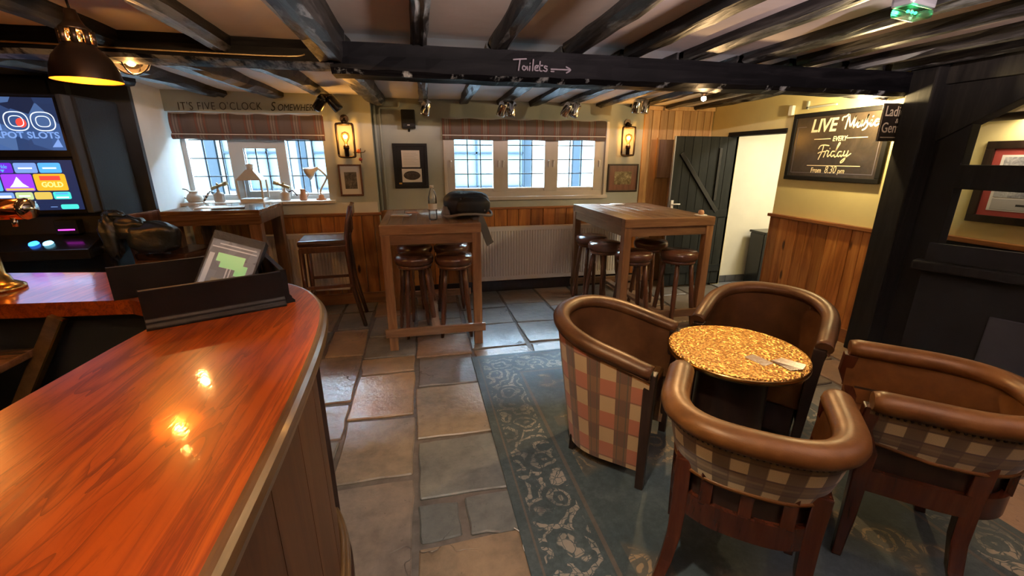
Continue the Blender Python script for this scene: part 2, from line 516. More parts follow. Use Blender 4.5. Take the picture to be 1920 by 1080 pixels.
def leather_mat(name, a, bcol, c):
    m, nt, b = newmat(name)
    v = coords(nt)
    f = noise(nt, v, 7, 5, 0.6)
    lk(nt, ramp(nt, f, [(0.28, a), (0.5, bcol), (0.75, c)]), b.inputs['Base Color'])
    r = noise(nt, v, 25, 4)
    lk(nt, mathn(nt, 'ADD', mathn(nt, 'MULTIPLY', r, 0.25), 0.28), b.inputs['Roughness'])
    b.inputs['Specular IOR Level'].default_value = 0.32
    b.inputs['Specular Tint'].default_value = (1.0, 0.80, 0.55, 1)
    vo = nd(nt, 'ShaderNodeTexVoronoi')
    vo.inputs['Scale'].default_value = 240
    lk(nt, v, vo.inputs['Vector'])
    cr = noise(nt, coords(nt, 'Object', (14, 14, 3)), 2.0, 4)
    bump(nt, b, mathn(nt, 'ADD', mathn(nt, 'MULTIPLY', vo.outputs['Distance'], 0.25), cr), 0.14, 0.004)


leather_mat('leather_tan', (0.060, 0.022, 0.006), (0.105, 0.041, 0.010), (0.165, 0.070, 0.018))
leather_mat('leather_brown', (0.034, 0.013, 0.005), (0.058, 0.023, 0.008), (0.090, 0.039, 0.014))


def hammered():
    m, nt, b = newmat('hammered_copper')
    v = coords(nt)
    vo = nd(nt, 'ShaderNodeTexVoronoi', feature='SMOOTH_F1')
    vo.inputs['Scale'].default_value = 75
    vo.inputs['Smoothness'].default_value = 0.3
    wn = nd(nt, 'ShaderNodeTexNoise')
    wn.inputs['Scale'].default_value = 40
    lk(nt, v, wn.inputs['Vector'])
    ws = nd(nt, 'ShaderNodeVectorMath', operation='MULTIPLY_ADD')
    lk(nt, wn.outputs['Color'], ws.inputs[0])
    ws.inputs[1].default_value = (0.012, 0.012, 0.012)
    lk(nt, v, ws.inputs[2])
    lk(nt, ws.outputs[0], vo.inputs['Vector'])
    h = vo.outputs['Distance']
    lk(nt, ramp(nt, h, [(0.2, (0.50, 0.19, 0.035)), (0.6, (0.95, 0.54, 0.15))]), b.inputs['Base Color'])
    b.inputs['Metallic'].default_value = 0.85
    b.inputs['Roughness'].default_value = 0.34
    bump(nt, b, h, 1.0, 0.012)


hammered()


def screen_print(name, cols, scale, strength):
    m, nt, b = newmat(name)
    v = coords(nt, 'Object', (scale, scale, scale))
    vo = nd(nt, 'ShaderNodeTexVoronoi')
    vo.inputs['Scale'].default_value = 1.0
    lk(nt, v, vo.inputs['Vector'])
    sx = nd(nt, 'ShaderNodeSeparateXYZ')
    lk(nt, vo.outputs['Color'], sx.inputs[0])
    n = len(cols)
    c = ramp(nt, sx.outputs[0], [(i / max(1, n - 1), k) for i, k in enumerate(cols)])
    b.inputs['Base Color'].default_value = (0.02, 0.02, 0.02, 1)
    lk(nt, c, b.inputs['Emission Color'])
    b.inputs['Emission Strength'].default_value = strength
    b.inputs['Roughness'].default_value = 0.35
    b.inputs['Specular IOR Level'].default_value = 0.15


screen_print('screen_facets', [(0.006, 0.010, 0.03), (0.02, 0.045, 0.13), (0.045, 0.10, 0.26), (0.012, 0.02, 0.06), (0.07, 0.14, 0.32)], 9, 1.0)
screen_print('till_print', [(0.02, 0.02, 0.021), (0.05, 0.05, 0.053), (0.035, 0.035, 0.038)], 30, 1.0)


def photo_print(name, cols, scale):
    m, nt, b = newmat(name)
    v = coords(nt, 'Object', (scale, scale, scale))
    f = noise(nt, v, 1.0, 5, 0.65, 0.8)
    n = len(cols)
    lk(nt, ramp(nt, f, [(0.3 + 0.42 * i / (n - 1), k) for i, k in enumerate(cols)]), b.inputs['Base Color'])
    b.inputs['Roughness'].default_value = 0.25


photo_print('photo_bw', [(0.03, 0.03, 0.03), (0.12, 0.11, 0.10), (0.30, 0.28, 0.26)], 22)
photo_print('photo_sepia', [(0.06, 0.045, 0.02), (0.22, 0.18, 0.10), (0.50, 0.44, 0.28)], 26)
photo_print('photo_players', [(0.10, 0.11, 0.13), (0.35, 0.36, 0.40), (0.75, 0.75, 0.78)], 16)
photo_print('photo_oval', [(0.02, 0.015, 0.012), (0.05, 0.04, 0.03), (0.10, 0.08, 0.06)], 40)
photo_print('card_print', [(0.72, 0.66, 0.58), (0.45, 0.34, 0.25), (0.80, 0.76, 0.70)], 30)
photo_print('chalkboard', [(0.030, 0.024, 0.018), (0.045, 0.034, 0.024), (0.062, 0.047, 0.032)], 7)
for nm, col, k in (('game_purple', (0.13, 0.02, 0.55), 1.0), ('game_violet', (0.28, 0.04, 0.75), 1.0), ('game_gold', (0.85, 0.38, 0.02), 1.0),
                   ('game_sky', (0.08, 0.36, 0.80), 1.0), ('game_steel', (0.16, 0.28, 0.60), 1.0), ('game_green', (0.45, 0.55, 0.25), 1.0),
                   ('game_teal', (0.06, 0.62, 0.55), 1.0), ('game_amber', (0.60, 0.42, 0.08), 1.0), ('game_bar', (0.010, 0.018, 0.06), 1.0),
                   ('game_white', (0.75, 0.85, 1.0), 1.0), ('game_red', (0.75, 0.06, 0.04), 1.0), ('till_green', (0.09, 0.52, 0.17), 1.0),
                   ('till_pink', (0.60, 0.16, 0.26), 1.0), ('till_blue', (0.14, 0.14, 0.45), 1.0), ('till_olive', (0.09, 0.075, 0.05), 1.0),
                   ('till_grey', (0.24, 0.24, 0.25), 1.0), ('game_yellow', (0.95, 0.85, 0.25), 1.0)):
    glow(nm, col, k * (0.42 if nm.startswith('till') else 1.0))
    MATS[nm].node_tree.nodes['Principled BSDF'].inputs['Base Color'].default_value = (0.01, 0.01, 0.01, 1)

# ------------------------------------------------------------------ mesh helpers
WM = {}          # world matrix of every root / part made here


class G:
    """collects shapes; make() links them as one mesh object"""

    def __init__(s):
        s.v, s.f, s.sm, s.uv = [], [], [], {}

    def add(s, vs, fs, smooth=False, uvs=None):
        k = len(s.v)
        s.v += [Vector(p) for p in vs]
        for i, f in enumerate(fs):
            if uvs is not None:
                s.uv[len(s.f)] = [uvs[j] for j in f]
            s.f.append([j + k for j in f])
            s.sm.append(smooth)
        return s

    def box(s, x0, x1, y0, y1, z0, z1, M=None):
        vs = [(x, y, z) for z in (z0, z1) for y in (y0, y1) for x in (x0, x1)]
        if M is not None:
            vs = [M @ Vector(p) for p in vs]
        return s.add(vs, [(0, 2, 3, 1), (4, 5, 7, 6), (0, 1, 5, 4), (2, 6, 7, 3), (0, 4, 6, 2), (1, 3, 7, 5)])

    def prism(s, poly, z0, z1, M=None, smooth=False):
        n = len(poly)
        vs = [(x, y, z0) for x, y in poly] + [(x, y, z1) for x, y in poly]
        if M is not None:
            vs = [M @ Vector(p) for p in vs]
        fs = [tuple(range(n))[::-1], tuple(range(n, 2 * n))]
        s.add(vs, fs)
        k = len(s.v) - 2 * n
        for i in range(n):
            j = (i + 1) % n
            s.f.append([k + i, k + j, k + n + j, k + n + i])
            s.sm.append(smooth)
        return s

    def tube(s, pts, r, n=8, closed=False, caps=True, flat=1.0):
        pts = [Vector(p) for p in pts]
        m = len(pts)
        rs = r if isinstance(r, (list, tuple)) else [r] * m
        vs, fs = [], []
        ref = None
        for i, p in enumerate(pts):
            if closed:
                t = pts[(i + 1) % m] - pts[i - 1]
            else:
                t = pts[min(i + 1, m - 1)] - pts[max(i - 1, 0)]
            t.normalize()
            if ref is None:
                ref = Vector((0, 0, 1)) if abs(t.z) < 0.9 else Vector((1, 0, 0))
            a = t.cross(ref)
            if a.length < 1e-4:
                a = t.orthogonal()
            a.normalize()
            b = a.cross(t).normalized()
            ref = b
            for k in range(n):
                w = 2 * pi * k / n
                vs.append(p + (a * cos(w) + b * sin(w) * flat) * rs[i])
        for i in range(m if closed else m - 1):
            j = (i + 1) % m
            for k in range(n):
                q = (k + 1) % n
                fs.append((i * n + k, i * n + q, j * n + q, j * n + k))
        s.add(vs, fs, True)
        if caps and not closed:
            k = len(s.v) - n * m
            s.f.append([k + i for i in range(n)][::-1]); s.sm.append(False)
            s.f.append([k + (m - 1) * n + i for i in range(n)]); s.sm.append(False)
        return s

    def cyl(s, p0, p1, r0, r1=None, n=12):
        return s.tube([p0, p1], [r0, r0 if r1 is None else r1], n)

    def lathe(s, prof, n=24, M=None, smooth=True, cap=True):
        vs, fs = [], []
        for r, z in prof:
            for k in range(n):
                w = 2 * pi * k / n
                vs.append(Vector((r * cos(w), r * sin(w), z)))
        if M is not None:
            vs = [M @ p for p in vs]
        m = len(prof)
        for i in range(m - 1):
            for k in range(n):
                q = (k + 1) % n
                fs.append((i * n + k, i * n + q, (i + 1) * n + q, (i + 1) * n + k))
        s.add(vs, fs, smooth)
        k = len(s.v) - n * m
        if cap and prof[0][0] > 1e-5:
            s.f.append([k + i for i in range(n)][::-1]); s.sm.append(False)
        if cap and prof[-1][0] > 1e-5:
            s.f.append([k + (m - 1) * n + i for i in range(n)]); s.sm.append(False)
        return s

    def grid(s, P, uv=None, smooth=True, closed_u=False):
        a, b = len(P), len(P[0])
        vs = [p for row in P for p in row]
        fs = []
        for i in range(a - 1 + (1 if closed_u else 0)):
            for j in range(b - 1):
                k = (i + 1) % a
                fs.append((i * b + j, k * b + j, k * b + j + 1, i * b + j + 1))
        return s.add(vs, fs, smooth, [q for row in uv for q in row] if uv else None)

    def ball(s, c, r, sc=(1, 1, 1), n=16, m=10):
        c = Vector(c)
        vs = [c + Vector((0, 0, -r * sc[2]))]
        for i in range(1, m):
            t = pi * i / m - pi / 2
            for k in range(n):
                w = 2 * pi * k / n
                vs.append(c + Vector((r * sc[0] * cos(t) * cos(w), r * sc[1] * cos(t) * sin(w), r * sc[2] * sin(t))))
        vs.append(c + Vector((0, 0, r * sc[2])))
        fs = [(0, 1 + (k + 1) % n, 1 + k) for k in range(n)]
        for i in range(m - 2):
            for k in range(n):
                q = (k + 1) % n
                fs.append((1 + i * n + k, 1 + i * n + q, 1 + (i + 1) * n + q, 1 + (i + 1) * n + k))
        L = len(vs) - 1
        fs += [(L, 1 + (m - 2) * n + k, 1 + (m - 2) * n + (k + 1) % n) for k in range(n)]
        return s.add(vs, fs, True)

    def make(s, name, mat, parent=None, local=False, bev=0.0, seg=2, subsurf=0, kind=None):
        me = bpy.data.meshes.new(name)
        vs = s.v
        if parent is not None and not local:
            inv = WM[parent.name].inverted()
            vs = [inv @ p for p in vs]
        me.from_pydata([tuple(p) for p in vs], [], s.f)
        me.polygons.foreach_set('use_smooth', s.sm)
        if s.uv:
            ul = me.uv_layers.new(name='UVMap')
            for pi_, poly in enumerate(me.polygons):
                u = s.uv.get(pi_)
                if u:
                    for li, q in zip(poly.loop_indices, u):
                        ul.data[li].uv = q
        bm = bmesh.new()
        bm.from_mesh(me)
        if bev:
            bm.normal_update()
            ed = [e for e in bm.edges if len(e.link_faces) == 2 and e.calc_face_angle(0) > 0.6]
            if ed:
                bmesh.ops.bevel(bm, geom=ed, offset=bev, segments=seg, affect='EDGES', profile=0.6, clamp_overlap=True)
        bmesh.ops.recalc_face_normals(bm, faces=bm.faces)
        bm.to_mesh(me)
        bm.free()
        if isinstance(mat, str):
            mat = [mat]
        for q in mat:
            me.materials.append(MATS[q])
        o = bpy.data.objects.new(name, me)
        COL.objects.link(o)
        if parent is not None:
            o.parent = parent
            WM[o.name] = WM[parent.name].copy()
        else:
            WM[o.name] = Matrix.Identity(4)
        if subsurf:
            md = o.modifiers.new('smooth', 'SUBSURF')
            md.levels = md.render_levels = subsurf
        if kind:
            o['kind'] = kind
        return o


def tag(o, label, cat, group=None, kind=None):
    o['label'] = label
    o['category'] = cat
    if group:
        o['group'] = group
    if kind:
        o['kind'] = kind
    return o


def thing(name, label, cat, loc=(0, 0, 0), rz=0.0, group=None, kind=None):
    o = bpy.data.objects.new(name, None)
    o.empty_display_size = 0.1
    COL.objects.link(o)
    o.location = loc
    o.rotation_euler = (0, 0, rz)
    WM[o.name] = Matrix.Translation(loc) @ Matrix.Rotation(rz, 4, 'Z')
    return tag(o, label, cat, group, kind)


def copy_tree(root, loc, rz, label):
    def cp(o, par):
        c = o.copy()
        COL.objects.link(c)
        c.parent = par
        WM[c.name] = WM[o.name]
        for ch in o.children:
            cp(ch, c)
        return c
    r = cp(root, None)
    r.location = loc
    r.rotation_euler = (0, 0, rz)
    WM[r.name] = Matrix.Translation(loc) @ Matrix.Rotation(rz, 4, 'Z')
    r['label'] = label
    return r


def clone(o, dloc=(0, 0, 0), scale=None):
    """another piece sharing the mesh, shifted inside the same parent"""
    c = o.copy()
    COL.objects.link(c)
    c.location = Vector(o.location) + Vector(dloc)
    if scale:
        c.scale = scale
    WM[c.name] = WM[o.name]
    return c


def frame(o, x, y):
    """4x4 matrix of a flat face: local x, local y (in the face), normal = x cross y"""
    x, y = Vector(x).normalized(), Vector(y).normalized()
    z = x.cross(y)
    m = Matrix((x, y, z)).transposed().to_4x4()
    m.translation = Vector(o)
    return m


def lettering(name, text, size, mat, parent, M, align='LEFT', shear=0.0, off=0.0, ext=0.0008, space=1.0, sx=1.0):
    c = bpy.data.curves.new(name, 'FONT')
    c.body = text
    c.size = size
    c.align_x = align
    c.shear = shear
    c.offset = off
    c.extrude = ext
    c.space_character = space
    c.resolution_u = 4
    tmp = bpy.data.objects.new(name + '_outline', c)
    COL.objects.link(tmp)
    bpy.context.view_layer.update()
    me = bpy.data.meshes.new_from_object(tmp.evaluated_get(bpy.context.evaluated_depsgraph_get()))
    bpy.data.objects.remove(tmp, do_unlink=True)
    me.name = name
    m = M @ Matrix.Diagonal((sx, 1, 1, 1))
    if parent is not None:
        m = WM[parent.name].inverted() @ m
    me.transform(m)
    me.materials.clear()
    me.materials.append(MATS[mat])
    o = bpy.data.objects.new(name, me)
    COL.objects.link(o)
    if parent is not None:
        o.parent = parent
        WM[o.name] = WM[parent.name].copy()
    else:
        WM[o.name] = Matrix.Identity(4)
    return o


def spline(pts, k=6):
    """smooth polyline through 2D points"""
    P = [pts[0]] + list(pts) + [pts[-1]]
    out = []
    for i in range(1, len(P) - 2):
        p0, p1, p2, p3 = P[i - 1], P[i], P[i + 1], P[i + 2]
        for j in range(k):
            t = j / k
            out.append(tuple(0.5 * (2 * p1[d] + (p2[d] - p0[d]) * t + (2 * p0[d] - 5 * p1[d] + 4 * p2[d] - p3[d]) * t * t +
                                    (3 * p1[d] - p0[d] - 3 * p2[d] + p3[d]) * t ** 3) for d in range(len(p1))))
    out.append(tuple(pts[-1]))
    return out


def strokes(name, lines, w, mat, parent, M, thick=0.0012, smooth=True):
    """brush lettering: each polyline becomes a flat ribbon with round ends"""
    g = G()
    for ln in lines:
        pts = spline(ln, 5) if smooth and len(ln) > 2 else list(ln)
        P = [Vector((p[0], p[1], 0)) for p in pts]
        L, R = [], []
        for i, p in enumerate(P):
            t = (P[min(i + 1, len(P) - 1)] - P[max(i - 1, 0)])
            if t.length < 1e-9:
                t = Vector((1, 0, 0))
            t.normalize()
            nrm = Vector((-t.y, t.x, 0)) * (w / 2)
            L.append(p + nrm)
            R.append(p - nrm)
        for z in (thick,):
            row = [[M @ (a + Vector((0, 0, z))), M @ (b + Vector((0, 0, z)))] for a, b in zip(L, R)]
            g.grid(row, smooth=False)
        for p in (P[0], P[-1]):
            n = 8
            vs = [M @ (p + Vector((cos(2 * pi * k / n), sin(2 * pi * k / n), 0)) * (w / 2) + M.to_3x3() @ Vector((0, 0, thick * 1.02))) if False else
                  M @ (p + Vector((cos(2 * pi * k / n) * w / 2, sin(2 * pi * k / n) * w / 2, thick * 1.02))) for k in range(n)]
            g.add(vs, [tuple(range(n))])
    return g.make(name, mat, parent)


def rough_timber(p0, p1, w, h, seed, jit=0.008, seg=16, taper=1.0):
    """hewn timber from p0 to p1; p's are the middle of the underside; h goes up"""
    rnd = random.Random(seed)
    p0, p1 = Vector(p0), Vector(p1)
    t = (p1 - p0).normalized()
    a = t.cross(Vector((0, 0, 1)))
    if a.length < 1e-3:
        a = Vector((1, 0, 0))
    a.normalize()
    up = a.cross(t).normalized()
    c = 0.16
    prof = [(-.5, c), (-.5 + c, 0), (0, -0.01), (.5 - c, 0), (.5, c), (.5, .6), (.5, 1), (-.5, 1), (-.5, .6)]
    n = len(prof)
    ph = [[rnd.uniform(0, 6.28) for _ in range(3)] for _ in range(n)]
    rows = []
    for i in range(seg + 1):
        u = i / seg
        p = p0.lerp(p1, u)
        k = 1 + (taper - 1) * u
        row = []
        for q, (x, y) in enumerate(prof):
            j = jit * (sin(u * 9 + ph[q][0]) + 0.6 * sin(u * 23 + ph[q][1]) + rnd.uniform(-.7, .7))
            j2 = jit * (sin(u * 7 + ph[q][2]) + rnd.uniform(-.6, .6))
            row.append(p + a * (x * w * k + (j if abs(x) > .2 else 0)) + up * (y * h + (j2 if y < .5 else 0)))
        rows.append(row)
    g = G()
    vs = [p for r in rows for p in r]
    fs = []
    for i in range(seg):
        for q in range(n):
            r = (q + 1) % n
            fs.append((i * n + q, i * n + r, (i + 1) * n + r, (i + 1) * n + q))
    fs.append(tuple(range(n))[::-1])
    fs.append(tuple(seg * n + q for q in range(n)))
    g.add(vs, fs, False)
    return g


ORD = ['first', 'second', 'third', 'fourth', 'fifth', 'sixth', 'seventh', 'eighth', 'ninth', 'tenth', 'eleventh', 'twelfth', 'thirteenth']

# ------------------------------------------------------------------ the shell of the room
def struct(g, name, mat, label, cat, bev=0.0):
    o = g.make(name, mat, bev=bev)
    return tag(o, label, cat, kind='structure')


floor = struct(G().box(-5.5, 4.45, -2.9, 5.2, -0.10, -0.012), 'floor', 'grout', 'flagstone floor of the bar with dark mortar joints', 'floor')

_fr = random.Random(11)


TONES = [(0.23, 0.165, 0.12), (0.16, 0.145, 0.125), (0.30, 0.20, 0.125), (0.135, 0.14, 0.135), (0.20, 0.165, 0.13), (0.17, 0.16, 0.15), (0.26, 0.17, 0.12)]
SLATE, TAN, DUN = (0.125, 0.135, 0.132), (0.36, 0.235, 0.135), (0.24, 0.195, 0.15)


def flag(x0, x1, y0, y1, tone=None):
    gap = _fr.uniform(0.008, 0.017)
    x0, x1, y0, y1 = x0 + gap, x1 - gap, y0 + gap, y1 - gap
    if x1 - x0 < 0.05 or y1 - y0 < 0.05:
        return
    c = [(x0, y0), (x1, y0), (x1, y1), (x0, y1)]
    c = [(x + _fr.uniform(-.012, .012), y + _fr.uniform(-.014, .014)) for x, y in c]
    poly = []
    for i in range(4):
        a, b = c[i], c[(i + 1) % 4]
        for t in (0.0, 0.28, 0.55, 0.8):
            j = 0 if t == 0 else _fr.uniform(-.006, .006)
            poly.append((a[0] + (b[0] - a[0]) * t + j, a[1] + (b[1] - a[1]) * t + j))
    h = _fr.uniform(-0.004, 0.003)
    o = G().prism(poly, -0.03, h).make('flagstone', 'flagstone', floor, bev=0.006, seg=1)
    o.color = (*(tone or _fr.choice(TONES)), 1)


def flags(x0, x1, ys, tones=()):
    for i, (a, b) in enumerate(zip(ys[:-1], ys[1:])):
        flag(x0, x1, a, b, tones[i] if i < len(tones) else None)


flags(-0.52, -0.10, [0.75, 1.30, 1.86, 2.43, 3.02, 3.30], (DUN, (0.20, 0.165, 0.14), DUN, TAN, (0.27, 0.19, 0.13)))
flags(-0.10, 0.36, [0.75, 1.44], ((0.25, 0.185, 0.125),))
flag(-0.10, 0.113, 1.44, 1.68, SLATE)
flag(0.113, 0.36, 1.44, 1.68, (0.145, 0.155, 0.15))
flags(-0.10, 0.36, [1.68, 2.15, 2.755, 3.22], ((0.16, 0.168, 0.16), (0.27, 0.215, 0.155), (0.16, 0.145, 0.14)))
flags(-1.02, -0.52, [1.85, 2.25, 2.65, 3.38])
flags(-1.55, -1.02, [2.1, 2.75, 3.38])
flags(-2.3, -1.55, [2.2, 2.8, 3.38])


def fill(xs, y0, y1, seed):
    r = random.Random(seed)
    for a, b in zip(xs[:-1], xs[1:]):
        y = y0
        cut = [y0]
        while y < y1 - 0.35:
            y += r.uniform(0.38, 0.66)
            cut.append(min(y, y1))
        if cut[-1] < y1:
            cut[-1] = y1 if y1 - cut[-1] < 0.25 else cut[-1]
            if cut[-1] < y1:
                cut.append(y1)
        flags(a, b, cut)


fill([-0.52, -0.10], 3.30, 4.80, 3)
fill([-0.10, 0.36], 3.22, 4.90, 4)
flags(0.36, 0.86, [3.10, 3.30, 3.84, 4.30, 4.90])
flags(0.86, 1.32, [3.10, 3.34, 3.82, 4.38, 4.90])
fill([1.32, 1.75, 2.25, 2.62, 3.08, 3.58], 3.10, 4.92, 5)
fill([-2.3, -1.7, -1.15, -0.85, -0.52], 3.38, 4.80, 6)
fill([2.40, 2.85, 3.22, 3.60], -0.2, 3.10, 7)
flags(0.36, 2.40, [-0.3, 0.36])

# corridor beyond the open door: grey tiles
cor = struct(G().box(3.70, 5.3, 2.85, 4.80, -0.05, -0.010), 'floor_corridor', 'grout', 'grey tiled corridor floor seen beyond the open door', 'floor')
plain('grey_tile', (0.20, 0.205, 0.21), 0.35, var=0.15, vscale=5)
plain('skirting_tile', (0.10, 0.10, 0.105), 0.4, var=0.2, vscale=9)
for i in range(5):
    for j in range(6):
        a, b = 3.60 + 0.31 * i, 2.92 + 0.29 * j
        G().box(a + .005, a + .305, b + .005, b + .285, -0.02, 0.0).make('tile', 'grey_tile', cor, bev=0.002, seg=1)

# walls
g = G()
g.box(-2.23, -0.42, 4.78, 5.10, 0, 1.12)
g.box(-2.23, -0.42, 4.78, 5.10, 1.96, 2.35)
g.box(-0.90, -0.42, 4.78, 5.10, 1.12, 1.96)
wbl = struct(g, 'wall_back_left', 'cream_wall', 'cream plaster wall around the deep lattice window behind the tall dark table', 'wall')
g = G()
g.box(-0.42, 2.66, 4.92, 5.15, 0, 1.12)
g.box(-0.42, 2.66, 4.92, 5.15, 1.95, 2.35)
g.box(-0.42, 0.32, 4.92, 5.15, 1.12, 1.95)
g.box(2.17, 2.66, 4.92, 5.15, 1.12, 1.95)
wbr = struct(g, 'wall_back_right', 'cream_wall', 'cream plaster wall around the three-light window above the long radiator', 'wall')
struct(G().box(-2.36, -2.23, 4.34, 5.10, 0, 2.35), 'wall_reveal', 'white_wall', 'pale return wall between the charcoal wall and the lattice window', 'wall')
struct(G().box(-5.3, -2.23, 4.30, 4.34, 0, 2.35).box(-2.72, -2.62, 4.24, 4.30, 1.72, 2.35), 'wall_charcoal', 'charcoal_wall', 'charcoal painted wall behind the slot machine', 'wall')
struct(G().box(2.66, 3.70, 4.96, 5.15, 0, 2.35), 'wall_pine_backing', 'cream_wall', 'wall behind the pine boarding beside the door', 'wall')
g = G()
g.box(3.58, 3.70, 2.62, 3.80, 0, 2.35)
g.box(3.58, 3.70, 3.80, 4.60, 1.81, 2.35)
g.box(3.58, 3.70, 4.60, 5.10, 0, 2.35)
struct(g, 'wall_right', 'yellow_wall', 'warm yellow plaster wall carrying the live music chalkboard', 'wall')
struct(G().box(3.70, 5.3, 4.68, 4.80, 0, 2.3).box(5.1, 5.3, 2.8, 4.68, 0, 2.3).box(3.70, 5.1, 2.80, 2.90, 0, 2.3).box(3.70, 5.3, 2.8, 4.8, 2.10, 2.25),
       'wall_corridor', 'corridor_wall', 'pale cream corridor wall seen through the doorway', 'wall')
for i in range(8):
    o = G().box(3.70 + .15 * i, 3.845 + .15 * i, 4.665, 4.68, 0, 0.085).make('tile', 'skirting_tile', bpy.data.objects['wall_corridor'], bev=0.002, seg=1)
struct(G().box(4.30, 4.42, -2.7, 2.80, 0, 2.35), 'wall_nook', 'yellow_wall', 'yellow plaster wall of the timber-framed nook behind the picture', 'wall')
struct(G().box(-5.4, -5.3, -2.7, 4.34, 0, 2.35), 'wall_left', 'charcoal_wall', 'dark wall at the far side of the bar', 'wall')
struct(G().box(-5.4, 4.42, -2.8, -2.7, 0, 2.35), 'wall_rear', 'charcoal_wall', 'dark wall behind the photographer', 'wall')

# ceiling: flat over the bar, falling slightly to the window wall
zc = lambda y: 2.25 if y <= 2.7 else 2.25 - 0.10 * (y - 2.7) / 2.2
g = G()
g.add([(-5.4, -2.8, 2.205), (4.42, -2.8, 2.205), (4.42, 2.78, 2.205), (-5.4, 2.78, 2.205),
       (-5.4, -2.8, 2.40), (4.42, -2.8, 2.40), (4.42, 2.78, 2.40), (-5.4, 2.78, 2.40)],
      [(0, 3, 2, 1), (4, 5, 6, 7), (0, 1, 5, 4), (1, 2, 6, 5), (2, 3, 7, 6), (3, 0, 4, 7)])
struct(g, 'ceiling', 'ceiling_plaster', 'pinkish plaster ceiling between the black joists over the bar', 'ceiling')
g = G()
g.add([(-5.4, 2.78, 2.205), (3.72, 2.78, 2.205), (3.72, 5.2, 2.130), (-5.4, 5.2, 2.130),
       (-5.4, 2.78, 2.40), (3.72, 2.78, 2.40), (3.72, 5.2, 2.40), (-5.4, 5.2, 2.40)],
      [(0, 3, 2, 1), (4, 5, 6, 7), (0, 1, 5, 4), (1, 2, 6, 5), (2, 3, 7, 6), (3, 0, 4, 7)])
struct(g, 'ceiling_window_side', 'ceiling_white', 'white plaster ceiling between the joists along the window wall', 'ceiling')

struct(G().box(-5.4, -0.42, -2.75, 2.70, 2.135, 2.20), 'ceiling_bar_side', 'ceiling_plaster', 'lower plaster ceiling over the bar, lit orange by the pendants and an added uplighter', 'ceiling')

# beams
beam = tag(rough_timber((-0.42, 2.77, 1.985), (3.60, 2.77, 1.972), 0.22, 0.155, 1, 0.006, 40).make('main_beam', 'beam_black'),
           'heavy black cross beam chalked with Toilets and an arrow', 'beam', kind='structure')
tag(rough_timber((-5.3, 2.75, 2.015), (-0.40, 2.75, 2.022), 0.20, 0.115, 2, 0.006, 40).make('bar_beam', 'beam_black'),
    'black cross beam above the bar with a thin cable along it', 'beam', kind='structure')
JO = [  # x at the front, x at the window wall, width, underside z at front, at the beam, at the window wall
    (-2.45, -2.22, 0.11, 2.06, 2.06, 2.10), (-1.94, -1.75, 0.11, 2.06, 2.06, 2.095), (-1.415, -1.25, 0.10, 2.05, 2.06, 2.09), (-0.92, -0.83, 0.10, 2.05, 2.06, 2.110),
    (-0.416, -0.35, 0.14, 2.05, 2.04, 2.065), (0.053, 0.11, 0.075, 2.155, 2.14, 2.085), (0.50, 0.53, 0.09, 2.165, 2.14, 2.095),
    (0.955, 0.94, 0.105, 2.165, 2.14, 2.095), (1.355, 1.30, 0.11, 2.165, 2.14, 2.095), (1.76, 1.66, 0.11, 2.165, 2.14, 2.10),
    (2.20, 2.09, 0.12, 2.165, 2.14, 2.10), (2.62, 2.50, 0.11, 2.165, 2.14, 2.10), (3.05, 2.95, 0.11, 2.165, 2.14, 2.10), (3.42, 3.33, 0.11, 2.165, 2.14, 2.10)]
for i, (xf, xb, w, z0, z1, z2) in enumerate(JO):
    yb = 4.78 if xb < -0.42 else (4.92 if xb < 2.66 else 4.93)
    if xb < -2.2:
        yb = 4.32
    t = G()
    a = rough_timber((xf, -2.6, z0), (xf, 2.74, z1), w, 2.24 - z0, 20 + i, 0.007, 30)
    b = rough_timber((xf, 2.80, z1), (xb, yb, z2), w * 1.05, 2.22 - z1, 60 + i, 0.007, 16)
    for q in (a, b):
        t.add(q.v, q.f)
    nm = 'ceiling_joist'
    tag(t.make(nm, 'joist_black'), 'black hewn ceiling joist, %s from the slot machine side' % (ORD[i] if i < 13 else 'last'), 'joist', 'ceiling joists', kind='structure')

# black timber frame of the nook
tag(rough_timber((3.58, 2.59, 0), (3.58, 2.59, 2.25), 0.22, 0.18, 5, 0.004, 20).make('oak_post', 'post_black') if False else
    G().box(3.47, 3.69, 2.50, 2.68, 0, 2.24).make('oak_post', 'post_black', bev=0.012), 'thick black oak post at the end of the wainscoted wall', 'post', kind='structure')
tag(G().box(3.56, 3.80, -2.6, 2.60, 2.03, 2.25).make('nook_lintel', 'post_black', bev=0.01), 'black lintel timber above the nook opening', 'beam', kind='structure')
tag(G().prism([(2.52, 1.62), (1.55, 2.26), (1.15, 2.26), (2.52, 2.05)] if False else [(2.60, 1.60), (2.60, 2.10), (2.2, 2.24), (1.50, 2.24)], 3.60, 3.72,
              Matrix(((0, 0, 1, 0), (1, 0, 0, 0), (0, 1, 0, 0), (0, 0, 0, 1)))).make('nook_brace', 'post_black', bev=0.008),
    'black diagonal brace rising from the oak post', 'brace', kind='structure')
tag(G().box(3.62, 3.70, 2.315, 2.50, 0, 2.05).make('nook_stud', 'black_panel', bev=0.006), 'black upright framing the nook opening beside the oak post', 'post', kind='structure')
tag(G().box(3.62, 3.69, -2.6, 2.33, 1.345, 1.505).make('nook_rail', 'post_black', bev=0.008), 'black horizontal rail crossing in front of the framed picture', 'rail', kind='structure')
MS = Matrix.Translation((3.50, 2.36, 0)) @ Matrix.Rotation(math.atan2(-0.49, 0.21), 4, 'Z')
g = G().box(0, 2.6, -0.02, 0.10, 0.775, 0.84, MS)
tag(g.make('mantel_shelf', 'post_black', bev=0.012), 'black mantel shelf over the dark fireplace', 'shelf', kind='structure')
g = G()
g.box(0.05, 2.6, 0.06, 0.10, 0.84, 0.965, MS)
